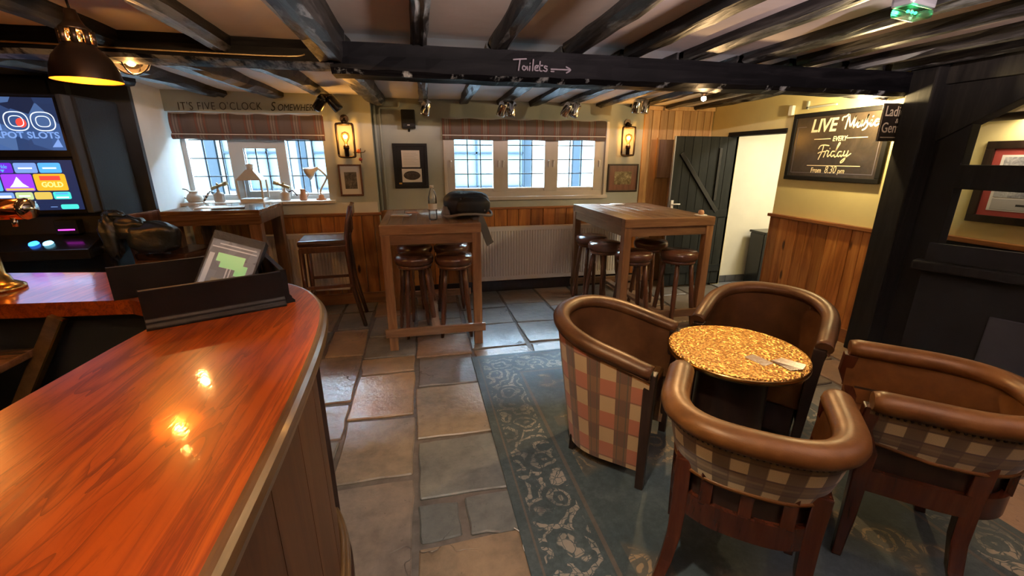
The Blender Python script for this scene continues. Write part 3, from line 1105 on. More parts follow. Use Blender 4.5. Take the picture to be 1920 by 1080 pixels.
g.box(0.05, 2.6, 0.08, 0.12, 0.0, 0.775, MS)  # black sheet put in for the dark fireplace opening
tag(g.make('wall_fireplace', 'black_panel'), 'black panelling above the mantel shelf and a black sheet for the fireplace opening below', 'panelling', kind='structure')
tag(G().box(4.24, 4.30, -2.6, 2.75, 0.90, 0.94).make('trim_1', 'wainscot_y', bev=0.005), 'brown ledge along the foot of the yellow nook wall', 'ledge', kind='structure')
tag(G().box(4.27, 4.30, -2.6, 2.75, 0, 0.90).make('trim_2', 'black_panel'), 'black dado under the ledge in the nook', 'dado', kind='structure')
tag(G().box(0.45, 1.2, 0.045, 0.075, 0.10, 0.52, MS).make('hearth_screen', 'charcoal_wall', bev=0.006), 'dark grey panel leaning in the fireplace behind the tub chairs', 'fire screen')

# ------------------------------------------------------------------ boarding
def boards(root, along, a0, a1, fixed, z0, z1, w, mat, thick=0.02, seed=1):
    """vertical planks, each an object; along = 'x' (facing -y) or 'y' (facing -x)"""
    r = random.Random(seed)
    a = a0
    while a < a1 - 0.01:
        ww = min(w * r.uniform(0.9, 1.12), a1 - a)
        d = r.uniform(0, 0.003)
        if along == 'x':
            q = G().box(a + .002, a + ww - .002, fixed - thick - d, fixed, z0, z1)
        else:
            q = G().box(fixed - thick - d, fixed, a + .002, a + ww - .002, z0, z1)
        q.make('plank', mat, root, bev=0.004, seg=1)
        a += ww


wn = thing('trim_3', 'stained pine wainscot on the yellow wall below the chalkboard', 'wainscot', (3.58, 3.3, 0), kind='structure')
boards(wn, 'y', 2.69, 3.80, 3.58, 0.12, 0.975, 0.105, 'wainscot', seed=2)
G().box(3.535, 3.58, 2.69, 3.815, 0.972, 1.004).make('cap_rail', 'wainscot_y', wn, bev=0.006)
G().box(3.545, 3.58, 2.69, 3.80, 0, 0.125).make('skirting', 'wainscot_y', wn, bev=0.006)
wn = thing('trim_4', 'stained pine wainscot under the lattice window', 'wainscot', (-1.3, 4.78, 0), kind='structure')
boards(wn, 'x', -2.2, -0.42, 4.78, 0.12, 0.97, 0.13, 'wainscot', seed=3)
G().box(-2.2, -0.40, 4.735, 4.78, 0.968, 0.998).make('cap_rail', 'wainscot_x', wn, bev=0.006)
G().box(-2.2, -0.41, 4.745, 4.78, 0, 0.125).make('skirting', 'wainscot_x', wn, bev=0.006)
wn = thing('trim_5', 'dark stained wainscot behind the long radiator', 'wainscot', (1.1, 4.92, 0), kind='structure')
boards(wn, 'x', -0.42, 2.66, 4.92, 0.12, 0.985, 0.14, 'wainscot', seed=4)
G().box(-0.42, 2.66, 4.885, 4.92, 0.98, 1.005).make('cap_rail', 'wainscot_x', wn, bev=0.005)
G().box(-0.42, 2.66, 4.885, 4.92, 0, 0.125).make('skirting', 'dark_wood', wn, bev=0.005)
wn = thing('trim_6', 'honey pine boarding on the wall beside the black door', 'boarding', (3.1, 4.96, 0), kind='structure')
boards(wn, 'x', 2.66, 3.57, 4.96, 0.0, 2.105, 0.095, 'pine', seed=5)
G().box(2.64, 2.70, 4.90, 4.945, 0, 2.10).make('edge_strip', 'pine', wn, bev=0.004)
G().box(2.66, 3.57, 4.915, 4.94, 2.085, 2.13).make('top_strip', 'pine', wn, bev=0.004)

# ------------------------------------------------------------------ windows
def window(name, label, x0, x1, z0, z1, Y, lights, zbars, mat, paint_w=0.05, depth=0.06):
    root = thing(name, label, 'window', ((x0 + x1) / 2, Y, z0), kind='structure')
    g = G()
    g.box(x0, x1, Y - depth / 2, Y + depth / 2, z0, z0 + paint_w)
    g.box(x0, x1, Y - depth / 2, Y + depth / 2, z1 - paint_w, z1)
    edges = [x0] + [e for (a, b, _, _, _) in lights for e in (a, b)] + [x1]
    for i in range(0, len(edges), 2):
        g.box(edges[i], edges[i + 1], Y - depth / 2, Y + depth / 2, z0 + paint_w, z1 - paint_w)
    g.make('window_frame', mat, root, bev=0.004)
    for (a, b, xs, za, zb) in lights:
        if za > z0 + paint_w + .002 or True:
            s = G()
            d = depth / 2 - .012
            s.box(a, b, Y - d, Y + d, z0 + paint_w, za).box(a, b, Y - d, Y + d, zb, z1 - paint_w)
            s.make('casement_rail', mat, root)
        xs_ = [a] + xs + [b]
        zs_ = [za] + [q for q in zbars if za + .02 < q < zb - .02] + [zb]
        c = G()
        for x in xs:
            c.box(x - .005, x + .005, Y - .006, Y + .006, za, zb)
        for q in zs_[1:-1]:
            c.box(a, b, Y - .006, Y + .006, q - .005, q + .005)
        c.make('lead_strip', 'lead', root)
        for i in range(len(xs_) - 1):
            for j in range(len(zs_) - 1):
                G().box(xs_[i] + .004, xs_[i + 1] - .004, Y - .0015, Y + .0015, zs_[j] + .004, zs_[j + 1] - .004).make('pane', 'window_glass', root)
    return root


w2 = window('window_1', 'white three-light window with leaded panes above the long radiator', 0.32, 2.17, 1.12, 1.95, 4.955,
            [(0.41, 0.84, [0.555, 0.70], 1.22, 1.90), (1.01, 1.44, [1.155, 1.295], 1.22, 1.90), (1.60, 2.045, [1.75, 1.89], 1.22, 1.90)],
            [1.375, 1.53, 1.685, 1.84], 'window_paint', 0.06)
for x in (0.365, 0.90, 0.955, 1.49, 1.545, 2.11):
    G().ball((x, 4.915, 1.515), 0.013).box(x - .006, x + .006, 4.905, 4.925, 1.45, 1.51).make('catch', 'white_gloss', w2)
G().box(0.27, 2.22, 4.885, 4.925, 1.085, 1.125).make('window_board', 'window_paint', w2, bev=0.006)
for x0_ in (0.29, 2.17):
    G().box(x0_, x0_ + .035, 4.90, 4.925, 1.12, 1.95).make('architrave', 'window_paint', w2, bev=0.004)
w1 = window('window_2', 'deep white lattice window with lamps and jugs on its sill', -2.23, -0.90, 1.12, 1.96, 4.99,
            [(-2.19, -1.82, [-2.055, -1.90], 1.19, 1.92), (-1.69, -1.39, [-1.59, -1.49], 1.22, 1.64), (-1.295, -0.935, [-1.175, -1.05], 1.19, 1.92)],
            [1.37, 1.545, 1.72], 'window_white', 0.05)
s = G()
for (a, b) in ((-1.82, -1.69), (-1.39, -1.295)):
    s.box(a, b, 4.945, 4.99, 1.22, 1.64)
s.box(-1.82, -1.295, 4.945, 4.99, 1.64, 1.80).box(-1.82, -1.295, 4.945, 4.99, 1.17, 1.22)
s.make('opening_casement', 'window_white', w1)
tag(G().box(-2.30, -0.84, 4.70, 4.97, 1.105, 1.135).make('trim_7', 'white_gloss', bev=0.006), 'deep white sill of the lattice window', 'sill', kind='structure')
tag(G().box(-2.23, -0.43, 4.765, 4.78, 0.998, 1.105).make('trim_8', 'white_wall'), 'white painted strip of wall below the lattice sill', 'wall panel', kind='structure')


# fabric roman blinds
def blind(name, label, x0, x1, zt, zb, Y):
    root = thing(name, label, 'blind', ((x0 + x1) / 2, Y, zt))
    for part, (za, zz, bulge, yy) in {'folded_fabric': (zb + 0.045, zt, 0.02, Y), 'lower_fold': (zb, zb + 0.055, 0.016, Y - 0.012)}.items():
        nu, nv = 40, 7
        P, U = [], []
        for i in range(nu + 1):
            u = i / nu
            r, q = [], []
            for j in range(nv + 1):
                v = j / nv
                z = za + (zz - za) * v + (0.004 * sin(u * 17) if v < .2 else 0)
                y = yy - bulge * sin(pi * v) ** 0.6 - 0.003 * sin(u * 31 + v * 3)
                r.append((x0 + (x1 - x0) * u, y, z))
                q.append((u * (x1 - x0), z - zb))
            P.append(r)
            U.append(q)
        g = G().grid(P, U)
        back = [[(p[0], yy + .012, p[2]) for p in r] for r in P]
        g.grid(back, U)
        g.make(part, 'plaid_blind', root)
    G().box(x0, x1, Y - .004, Y + .02, zt - .012, zt + .004).make('headrail', 'paper_grey', root)
    G().box(x0, x1, Y - .03, Y - .022, zb + .043, zb + .049).make('hem_bar', 'wall_cover', root)
    return root


blind('roman_blind', 'brown plaid roman blind over the three-light window above the radiator', 0.285, 2.14, 1.955, 1.735, 4.875)
blind('roman_blind', 'grey and red plaid roman blind under the painted wall lettering', -2.19, -0.87, 1.95, 1.715, 4.75)

# open black ledged door standing in front of the pine boarding
dr = thing('door_1', 'open black ledged door in front of the pine boarding', 'door', (3.66, 4.60, 0), kind='structure')
rr = random.Random(4)
x = 2.875
while x < 3.655:
    w_ = min(0.112, 3.66 - x)
    G().box(x + .0015, x + w_ - .0015, 4.585 - rr.uniform(0, .002), 4.612, 0.02, 1.785).make('plank', 'door_black', dr, bev=0.003, seg=1)
    x += w_
G().box(2.868, 2.878, 4.584, 4.615, 0.02, 1.785).make('lit_door_edge', 'grey_metal', dr)  # pale strip paints in the window light on the door's free edge
G().box(3.44, 3.475, 4.565, 4.585, 1.06, 1.66).make('strap', 'black_gloss', dr, bev=0.003)
v0, v1 = Vector((2.955, 4.572, 1.60)), Vector((3.50, 4.572, 0.93))
dd = (v1 - v0)
MB = frame(v0, dd, Vector((0, 0, 1)))
G().box(0, dd.length, -0.024, 0.024, -0.010, 0.013, frame(v0, dd, Vector((dd.z, 0, -dd.x)))).make('brace', 'black_gloss', dr, bev=0.003)
G().box(2.90, 3.655, 4.57, 4.585, 0.86, 0.95).make('ledge', 'door_black', dr, bev=0.004)
G().box(2.90, 3.655, 4.57, 4.585, 0.18, 0.27).make('ledge', 'door_black', dr, bev=0.004)
G().box(2.885, 2.915, 4.566, 4.585, 0.985, 1.075).cyl((2.90, 4.55, 1.03), (2.90, 4.585, 1.03), 0.008).cyl((2.90, 4.55, 1.03), (2.99, 4.55, 1.03), 0.008).make('door_handle', 'wall_cover', dr)
fr_ = G().box(3.565, 3.705, 3.79, 4.62, 1.785, 1.83).box(3.575, 3.70, 4.60, 4.64, 0, 1.80)
tag(fr_.make('trim_9', 'black_panel', bev=0.004), 'black lintel and jamb of the doorway to the toilets', 'door frame', kind='structure')

# ------------------------------------------------------------------ street outside the windows
struct(G().box(-12, 14, 5.3, 14, -0.5, -0.3), 'ground_street', 'asphalt', 'grey street outside the windows', 'street')
hs = thing('house_facade', 'white rendered house with blue-grey timbers across the street', 'house', (0, 10, -0.3))
G().box(-9, 12, 9.6, 10.0, -0.3, 4.7).make('wall', 'render_white', hs)
G().prism([(9.3, 4.7), (12.5, 6.6), (12.5, 4.7)], -9, 12, Matrix(((0, 0, 1, 0), (1, 0, 0, 0), (0, 1, 0, 0), (0, 0, 0, 1)))).make('roof', 'timber_blue', hs)
xx = -8.6
k = 0
rr = random.Random(8)
for xx in (-8.2, -6.6, -5.35, -3.95, -2.30, -0.9, 0.42, 2.32, 3.45, 4.55, 6.4, 8.0, 9.6):
    w_ = rr.uniform(.16, .24)
    G().box(xx, xx + w_, 9.52, 9.62, -0.3, 4.7).make('timber', 'timber_blue', hs)
for za in (0.62, 2.7):
    G().box(-9, 12, 9.53, 9.62, za, za + .2).make('timber', 'timber_blue', hs)
for (xa, xb) in ((-3.6, -2.45), (-2.0, -0.98), (0.75, 2.28), (4.85, 6.3), (-7.8, -6.7)):
    wd = G().box(xa, xb, 9.50, 9.60, 0.95, 2.35).make('window', 'render_blue', hs)
    s = G()
    n = 3
    for i in range(n + 1):
        q = xa + (xb - xa) * i / n
        s.box(q - .018, q + .018, 9.46, 9.52, 0.95, 2.35)
    for q in (0.95, 1.65, 2.35):
        s.box(xa, xb, 9.46, 9.52, q - .018, q + .018)
    s.make('glazing_bar', 'timber_blue', wd)

# ------------------------------------------------------------------ the bar
CT = 1.08            # counter top height
OUT = spline([(-0.265, -0.9), (-0.265, 0.0), (-0.265, 0.45), (-0.268, 0.80), (-0.285, 1.15), (-0.315, 1.38), (-0.36, 1.53), (-0.44, 1.68), (-0.56, 1.80),
              (-0.74, 1.92), (-1.0, 2.03), (-1.32, 2.11), (-1.80, 2.20), (-2.5, 2.33), (-3.3, 2.47)], 6)
INN = [(-0.87, -0.9), (-0.85, 0.3), (-0.82, 0.92), (-0.80, 1.20), (-0.785, 1.34), (-0.86, 1.55), (-1.0, 1.645), (-1.36, 1.68), (-2.2, 1.79), (-3.3, 1.95)]


def offset(path, d):
    P = [Vector((p[0], p[1], 0)) for p in path]
    out = []
    for i, p in enumerate(P):
        t = P[min(i + 1, len(P) - 1)] - P[max(i - 1, 0)]
        t.normalize()
        n = Vector((t.y, -t.x, 0))
        out.append((p.x + n.x * d, p.y + n.y * d))
    return out


bar = thing('bar_counter', 'curved bar with a glossy orange-brown counter and panelled front', 'bar', (-0.6, 1.0, 0))
# counter slab with a rounded nosing, built as an extruded ring of offsets
g = G()
prof = [(-0.016, -0.052), (-0.016, -0.030), (-0.016, -0.001), (-0.016, 0.0)]
rings = []
for d, dz in prof:
    o_ = offset(OUT, d)
    rings.append([(p[0], p[1], CT + dz) for p in o_])
inn_b = [(p[0], p[1], CT - 0.052) for p in INN]
inn_t = [(p[0], p[1], CT) for p in INN]
for a, b in zip(rings[:-1], rings[1:]):
    g.grid([[p, q] for p, q in zip(a, b)], smooth=True)
top = rings[-1] + inn_t[::-1]
bot = rings[0] + inn_b[::-1]
g.add(top, [tuple(range(len(top)))])
g.add(bot, [tuple(range(len(bot)))[::-1]])
g.grid([[p, q] for p, q in zip(inn_b, inn_t)], smooth=False)
for e in (0, -1):
    q = [r[e] for r in rings] + ([inn_t[e], inn_b[e]])
    g.add(q, [tuple(range(len(q)))])
g.make('counter_top', 'counter_varnish', bar)
# darker rounded edge lipping below the counter
g = G()
lip = [(-0.016, 0.0), (-0.010, -0.001), (-0.004, -0.005), (0.003, -0.014), (0.006, -0.028), (0.003, -0.042), (-0.004, -0.052), (-0.006, -0.062), (-0.014, -0.074), (-0.032, -0.080)]
rr_ = [[(p[0], p[1], CT + dz) for p in offset(OUT, d)] for d, dz in lip]
for a, b in zip(rr_[:-1], rr_[1:]):
    g.grid([[p, q] for p, q in zip(a, b)], smooth=True)
wood('lipping', (0.055, 0.028, 0.010), (0.10, 0.054, 0.020), (0.15, 0.085, 0.035), 'Y', 0.8, 0.3, randomize=False, coat=0.3)
g.make('edge_moulding', 'lipping', bar)


def arc_strip(path, i0, i1, off, z0, z1, thick):
    a, b = offset(path, off), offset(path, off - thick)
    q = G()
    A = [[(a[i][0], a[i][1], z) for z in (z0, z1)] for i in range(i0, i1 + 1)]
    B = [[(b[i][0], b[i][1], z) for z in (z0, z1)] for i in range(i0, i1 + 1)]
    q.grid(A, smooth=False).grid(B, smooth=False)
    for z in (z0, z1):
        q.grid([[(a[i][0], a[i][1], z), (b[i][0], b[i][1], z)] for i in range(i0, i1 + 1)], smooth=False)
    for i in (i0, i1):
        q.add([(a[i][0], a[i][1], z0), (b[i][0], b[i][1], z0), (b[i][0], b[i][1], z1), (a[i][0], a[i][1], z1)], [(0, 1, 2, 3)])
    return q


def resample(path, step):
    out = [path[0]]
    acc = 0
    P = [Vector(p) for p in path]
    for a, b in zip(P[:-1], P[1:]):
        L = (b - a).length
        while acc + L >= step:
            t = (step - acc) / L
            a = a + (b - a) * t
            out.append((a.x, a.y))
            L = (b - a).length
            acc = 0
        acc += L
    return out


FP = resample(OUT, 0.03)
n = len(FP) - 1
PW = 4
for i in range(0, n - PW + 1, PW):
    arc_strip(FP, i, i + PW, -0.055 - 0.001 * ((i // PW) % 2), 0.16, CT - 0.07, 0.02).make('panel_board', 'bar_front', bar)
arc_strip(FP, 0, n, -0.030, 0.0, 0.10, 0.03).make('plinth', 'dark_wood', bar, bev=0.0)
arc_strip(FP, 0, n, -0.020, 0.0, 0.045, 0.03).make('plinth_step', 'dark_wood', bar)
g = G()
g.tube([(p[0], p[1], 0.115) for p in offset(FP, -0.040)], 0.016, 8)
g.tube([(p[0], p[1], 0.150) for p in offset(FP, -0.050)], 0.010, 8)
g.make('plinth_moulding', 'lipping', bar)
# dark pilaster at the turn of the counter
best = min(range(len(FP)), key=lambda i: (FP[i][0] + 0.40) ** 2 + (FP[i][1] - 1.62) ** 2)
arc_strip(FP, best - 1, best + 2, -0.020, 0.10, CT - 0.075, 0.035).make('pilaster', 'dark_wood', bar)
# serving side: dark carcass, shelf and brass-edged stay under the far run of the counter
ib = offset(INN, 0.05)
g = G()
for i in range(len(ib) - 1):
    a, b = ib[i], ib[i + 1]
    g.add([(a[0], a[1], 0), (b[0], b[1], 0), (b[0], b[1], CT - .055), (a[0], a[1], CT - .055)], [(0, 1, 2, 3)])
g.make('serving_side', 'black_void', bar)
G().box(-3.3, -1.32, 1.50, 1.66, 0.90, 0.925).make('speed_shelf', 'dark_table_x', bar, bev=0.004)
g = G()
v0, v1 = Vector((-1.235, 1.66, 1.03)), Vector((-1.56, 1.62, 0.45))
dv = v1 - v0
Mx = frame(v0, dv, Vector((dv.z, 0, -dv.x)))
g.box(0, dv.length, -0.02, 0.02, -0.012, 0.012, Mx)
g.make('counter_stay', 'lipping', bar, bev=0.003)
G().box(0, dv.length, -0.026, -0.02, -0.014, 0.014, Mx).make('stay_edging', 'brass', bar)
# black sheet added so that the well behind the counter stays dark
tag(G().box(-3.3, -0.95, 0.2, 1.45, 0.0, 0.02).make('dark_well_sheet', 'black_void'), 'black sheet added to keep the well behind the bar dark', 'dark sheet', kind='structure')
fz = thing('bottle_fridge', 'low black bottle fridge in the dark well behind the bar', 'fridge', (-2.4, 1.1, 0.02))
G().box(-3.2, -1.75, 0.95, 1.40, 0.02, 0.86).make('body', 'black_gloss', fz, bev=0.01)
G().box(-3.1, -2.5, 0.935, 0.95, 0.12, 0.80).make('door', 'black_panel', fz, bev=0.005)
G().box(-2.45, -1.85, 0.935, 0.95, 0.12, 0.80).make('door', 'black_panel', fz, bev=0.005)
for z_ in (0.62, 0.50):
    G().box(-1.745, -1.735, 0.98, 1.38, z_, z_ + .012).make('grille_bar', 'grey_metal', fz)

# black gallery upstand round the till
tr = thing('till_gallery', 'black moulded wooden upstand standing around the till screen on the counter', 'counter gallery', (-0.7, 1.55, CT))
NL, NR, FL, FR = Vector((-0.787, 1.335, 0)), Vector((-0.462, 1.490, 0)), Vector((-1.045, 1.645, 0)), Vector((-0.640, 1.855, 0))


def wallpiece(a, b, name, h=0.115, thick=0.016, out=1, foot=True):
    d = b - a
    M_ = frame((a.x, a.y, CT), d, (0, 0, 1))
    q = G()
    # section: flat board with an ogee foot moulding on the outer face; local z = outwards
    sec = [(0, 0.0), (h, 0.0), (h, thick), (0.030, thick), (0.022, thick + .006), (0.016, thick + .006), (0.008, thick + .014), (0, thick + .014)]
    L = d.length
    V = [[M_ @ Vector((x, y, z * out)) for (y, z) in sec] for x in (0, L)]
    k = len(sec)
    vs = V[0] + V[1]
    q.add(vs, [(i, (i + 1) % k, k + (i + 1) % k, k + i) for i in range(k)] + [tuple(range(k)), tuple(range(k, 2 * k))])
    return q.make(name, 'tray_wood', tr, bev=0.0015, seg=1)


wallpiece(NL, NR, 'upstand_board')
wallpiece(FL, FR, 'upstand_board', out=-1)
wallpiece(NR, FR, 'upstand_end')
tl = thing('till_screen', 'tilted touch-screen till showing green and pink keys inside the black upstand', 'till', (-0.70, 1.62, CT))
A, Bq, Cq = Vector((-0.700, 1.665, 1.300)), Vector((-0.570, 1.665, 1.256)), Vector((-0.800, 1.565, 1.145))
ex = (Bq - A)
ey = (A - Cq)
wS, hS = 0.150, 0.230
n_ = ex.cross(ey)
ey = n_.cross(ex).normalized()
ex.normalize()
MT = frame(A - ey * hS, ex, ey)
G().box(-.008, wS + .008, -.01, hS + .012, -.045, 0.0, MT).make('casing', 'black_matt', tl, bev=0.004)
G().box(0, wS, 0, hS - .02, 0.0, 0.0012, MT).make('screen', 'till_print', tl)
sc_ = bpy.data.objects['screen']
for (xa, xb, ya, yb, mt) in ((.03, .115, .135, .165, 'till_green'), (.045, .13, .115, .135, 'till_green'), (.095, .13, .095, .115, 'till_green'), (.085, .125, .02, .06, 'till_pink'),
                             (.01, .04, .0, .012, 'till_blue'), (.02, .085, .02, .055, 'till_olive'), (.035, .085, .055, .075, 'till_olive'), (.005, .145, .182, .186, 'till_grey'),
                             (.005, .02, .03, .16, 'till_grey'), (.025, .14, .195, .199, 'till_grey'), (.07, .074, .06, .12, 'till_grey'), (.08, .084, .06, .12, 'till_grey')):
    G().box(xa, xb, ya, yb, 0.0013, 0.0018, MT).make('key', mt, tl)
base = A - ey * hS
G().lathe([(0.07, 0), (0.07, .012), (0.03, .02), (0.025, .06)], 20, Matrix.Translation((-0.70, 1.66, CT))).make('stand', 'black_gloss', tl)

# copper beer font on the far run of the counter
bf = thing('beer_font', 'polished copper and brass beer font with a chrome end cap', 'beer font', (-1.56, 1.88, CT))
G().lathe([(0.085, 0), (0.085, .012), (0.07, .022), (0.055, .03), (0.05, .05), (0.042, .06), (0.042, .19), (0.05, .20), (0.05, .215), (0.03, .23), (0.028, .29)],
          28, Matrix.Translation((-1.56, 1.88, CT))).make('column', 'brass', bf)
Mh = Matrix.Translation((-1.95, 1.88, 1.375)) @ Matrix.Rotation(pi / 2, 4, 'Y')
G().lathe([(0.036, 0), (0.036, .06), (0.030, .07), (0.030, .16), (0.036, .17), (0.036, .30), (0.031, .31), (0.031, .42), (0.037, .435), (0.037, .56)], 24, Mh).make('barrel', 'copper', bf)
G().lathe([(0.037, 0), (0.039, .012), (0.032, .026), (0.0, .034)], 24, Matrix.Translation((-1.39, 1.88, 1.375)) @ Matrix.Rotation(pi / 2, 4, 'Y')).make('end_cap', 'chrome', bf)
G().cyl((-1.415, 1.862, 1.345), (-1.415, 1.862, 1.315), 0.008).make('spout', 'chrome', bf)

# ------------------------------------------------------------------ rug
x0, x1, y0, y1 = RUG
tag(G().box(x0, x1, y0, y1, 0.0, 0.010).make('rug', 'rug_weave', bev=0.003, seg=1), 'faded teal oriental rug with a cream scroll border', 'rug')


# ------------------------------------------------------------------ chairs
def ucurve(w, d, b, n=2.0, k=36, ka=7):
    """U seen from above: right arm tip, round the back, left arm tip"""
    P = [(w, d * (1 - i / ka)) for i in range(ka)]
    for i in range(k + 1):
        t = pi * i / k
        c, s_ = cos(t), sin(t)
        P.append((w * math.copysign(abs(c) ** (2 / n), c), -b * abs(s_) ** (2 / n)))
    P += [(-w, d * (i + 1) / ka) for i in range(ka)]
    return P


def arclen(P):
    s_ = [0]
    for a, b in zip(P[:-1], P[1:]):
        s_.append(s_[-1] + math.dist(a, b))
    return s_


def sc2(P, k, cy=0.0):
    return [(x * k, cy + (y - cy) * k) for x, y in P]


def tub_chair(label, loc, rz, group):
    t = thing('tub_chair', label, 'armchair', loc, rz, group)
    w, d, b = 0.325, 0.225, 0.33
    P = ucurve(w, d, b, 2.15)
    S = arclen(P)
    zr = lambda y: 0.765 - 0.120 * max(0, min(1, (y + b) / (d + b))) ** 1.15

    def surf(k_top, k_bot, z_bot, zoff, rows=8, belly=0.0):
        R, U = [], []
        for i, (x, y) in enumerate(P):
            r, u = [], []
            for j in range(rows + 1):
                f = j / rows
                zt = zr(y) + zoff
                z_ = z_bot + (zt - z_bot) * f
                k_ = k_bot + (k_top - k_bot) * f + belly * sin(pi * f)
                r.append((x * k_, y * (k_bot + (k_top - k_bot) * f * 1.0 + belly * sin(pi * f)) if y < 0 else y * (0.93 + 0.07 * f), z_))
                u.append((S[i], z_))
            R.append(r)
            U.append(u)
        return R, U
    R, U = surf(1.0, 0.74, 0.065, -0.012)
    G().grid(R, U).make('outer_panel', 'plaid_rust', t, local=True)
    R, U = surf(0.86, 0.74, 0.36, 0.0)
    G().grid(R, U).make('inner_back', 'leather_brown', t, local=True)
    # rolled leather rim
    path = [(x * 0.935, y * 0.935 if y < 0 else y * 1.0, zr(y) - 0.008) for x, y in P]
    rad = [0.043 if 2 < i < len(P) - 3 else 0.040 for i in range(len(P))]
    G().tube(path, rad, 12, flat=0.85).make('rim', 'leather_brown', t, local=True)
    G().tube([(x * 1.003, y * 1.003 if y < 0 else y, zr(y) - 0.040) for x, y in P], 0.006, 6).make('piping', 'leather_brown', t, local=True)
    # seat
    Q = sc2(P, 0.80)
    poly = [(x, y if y < 0 else y * 1.06) for x, y in Q]
    G().prism(poly, 0.24, 0.415, smooth=True).make('seat', 'leather_tan', t, local=True, bev=0.03, seg=3)
    G().prism(sc2(P, 0.72), 0.07, 0.24).make('seat_base', 'dark_wood', t, local=True)
    for s_ in (-1, 1):
        q = G()
        zt = zr(d) - 0.012
        q.add([(s_ * .245, d - .03, 0), (s_ * .285, d - .03, 0), (s_ * .285, d + .01, 0), (s_ * .245, d + .01, 0),
               (s_ * .262, d - .03, zt), (s_ * .318, d - .03, zt), (s_ * .318, d + .022, zt), (s_ * .262, d + .022, zt)],
              [(0, 3, 2, 1), (4, 5, 6, 7), (0, 1, 5, 4), (1, 2, 6, 5), (2, 3, 7, 6), (3, 0, 4, 7)])
        q.make('arm_front', 'dark_wood', t, local=True, bev=0.006)
        q = G()
        a, b_ = s_ * 0.155, -0.165
        q.add([(a - .013, b_ - .033, 0), (a + .013, b_ - .033, 0), (a + .013, b_ - .007, 0), (a - .013, b_ - .007, 0),
               (a - .024, b_ - .024, .10), (a + .024, b_ - .024, .10), (a + .024, b_ + .024, .10), (a - .024, b_ + .024, .10)],
              [(0, 3, 2, 1), (4, 5, 6, 7), (0, 1, 5, 4), (1, 2, 6, 5), (2, 3, 7, 6), (3, 0, 4, 7)])
        q.make('leg', 'dark_wood', t, local=True, bev=0.003)
    return t


def face(dx, dy):
    """rotation that turns local +y towards (dx, dy)"""
    return math.atan2(-dx, dy)


tub_chair('brown leather tub chair with rust and tan plaid outside, on the bar side', (0.985, 1.885, 0.010), face(0.74, -0.67), 'chairs around the copper table')
tub_chair('tan leather tub chair at the far side of the copper table, against the wainscot', (1.90, 1.94, 0.010), face(-0.78, -0.62), 'chairs around the copper table')


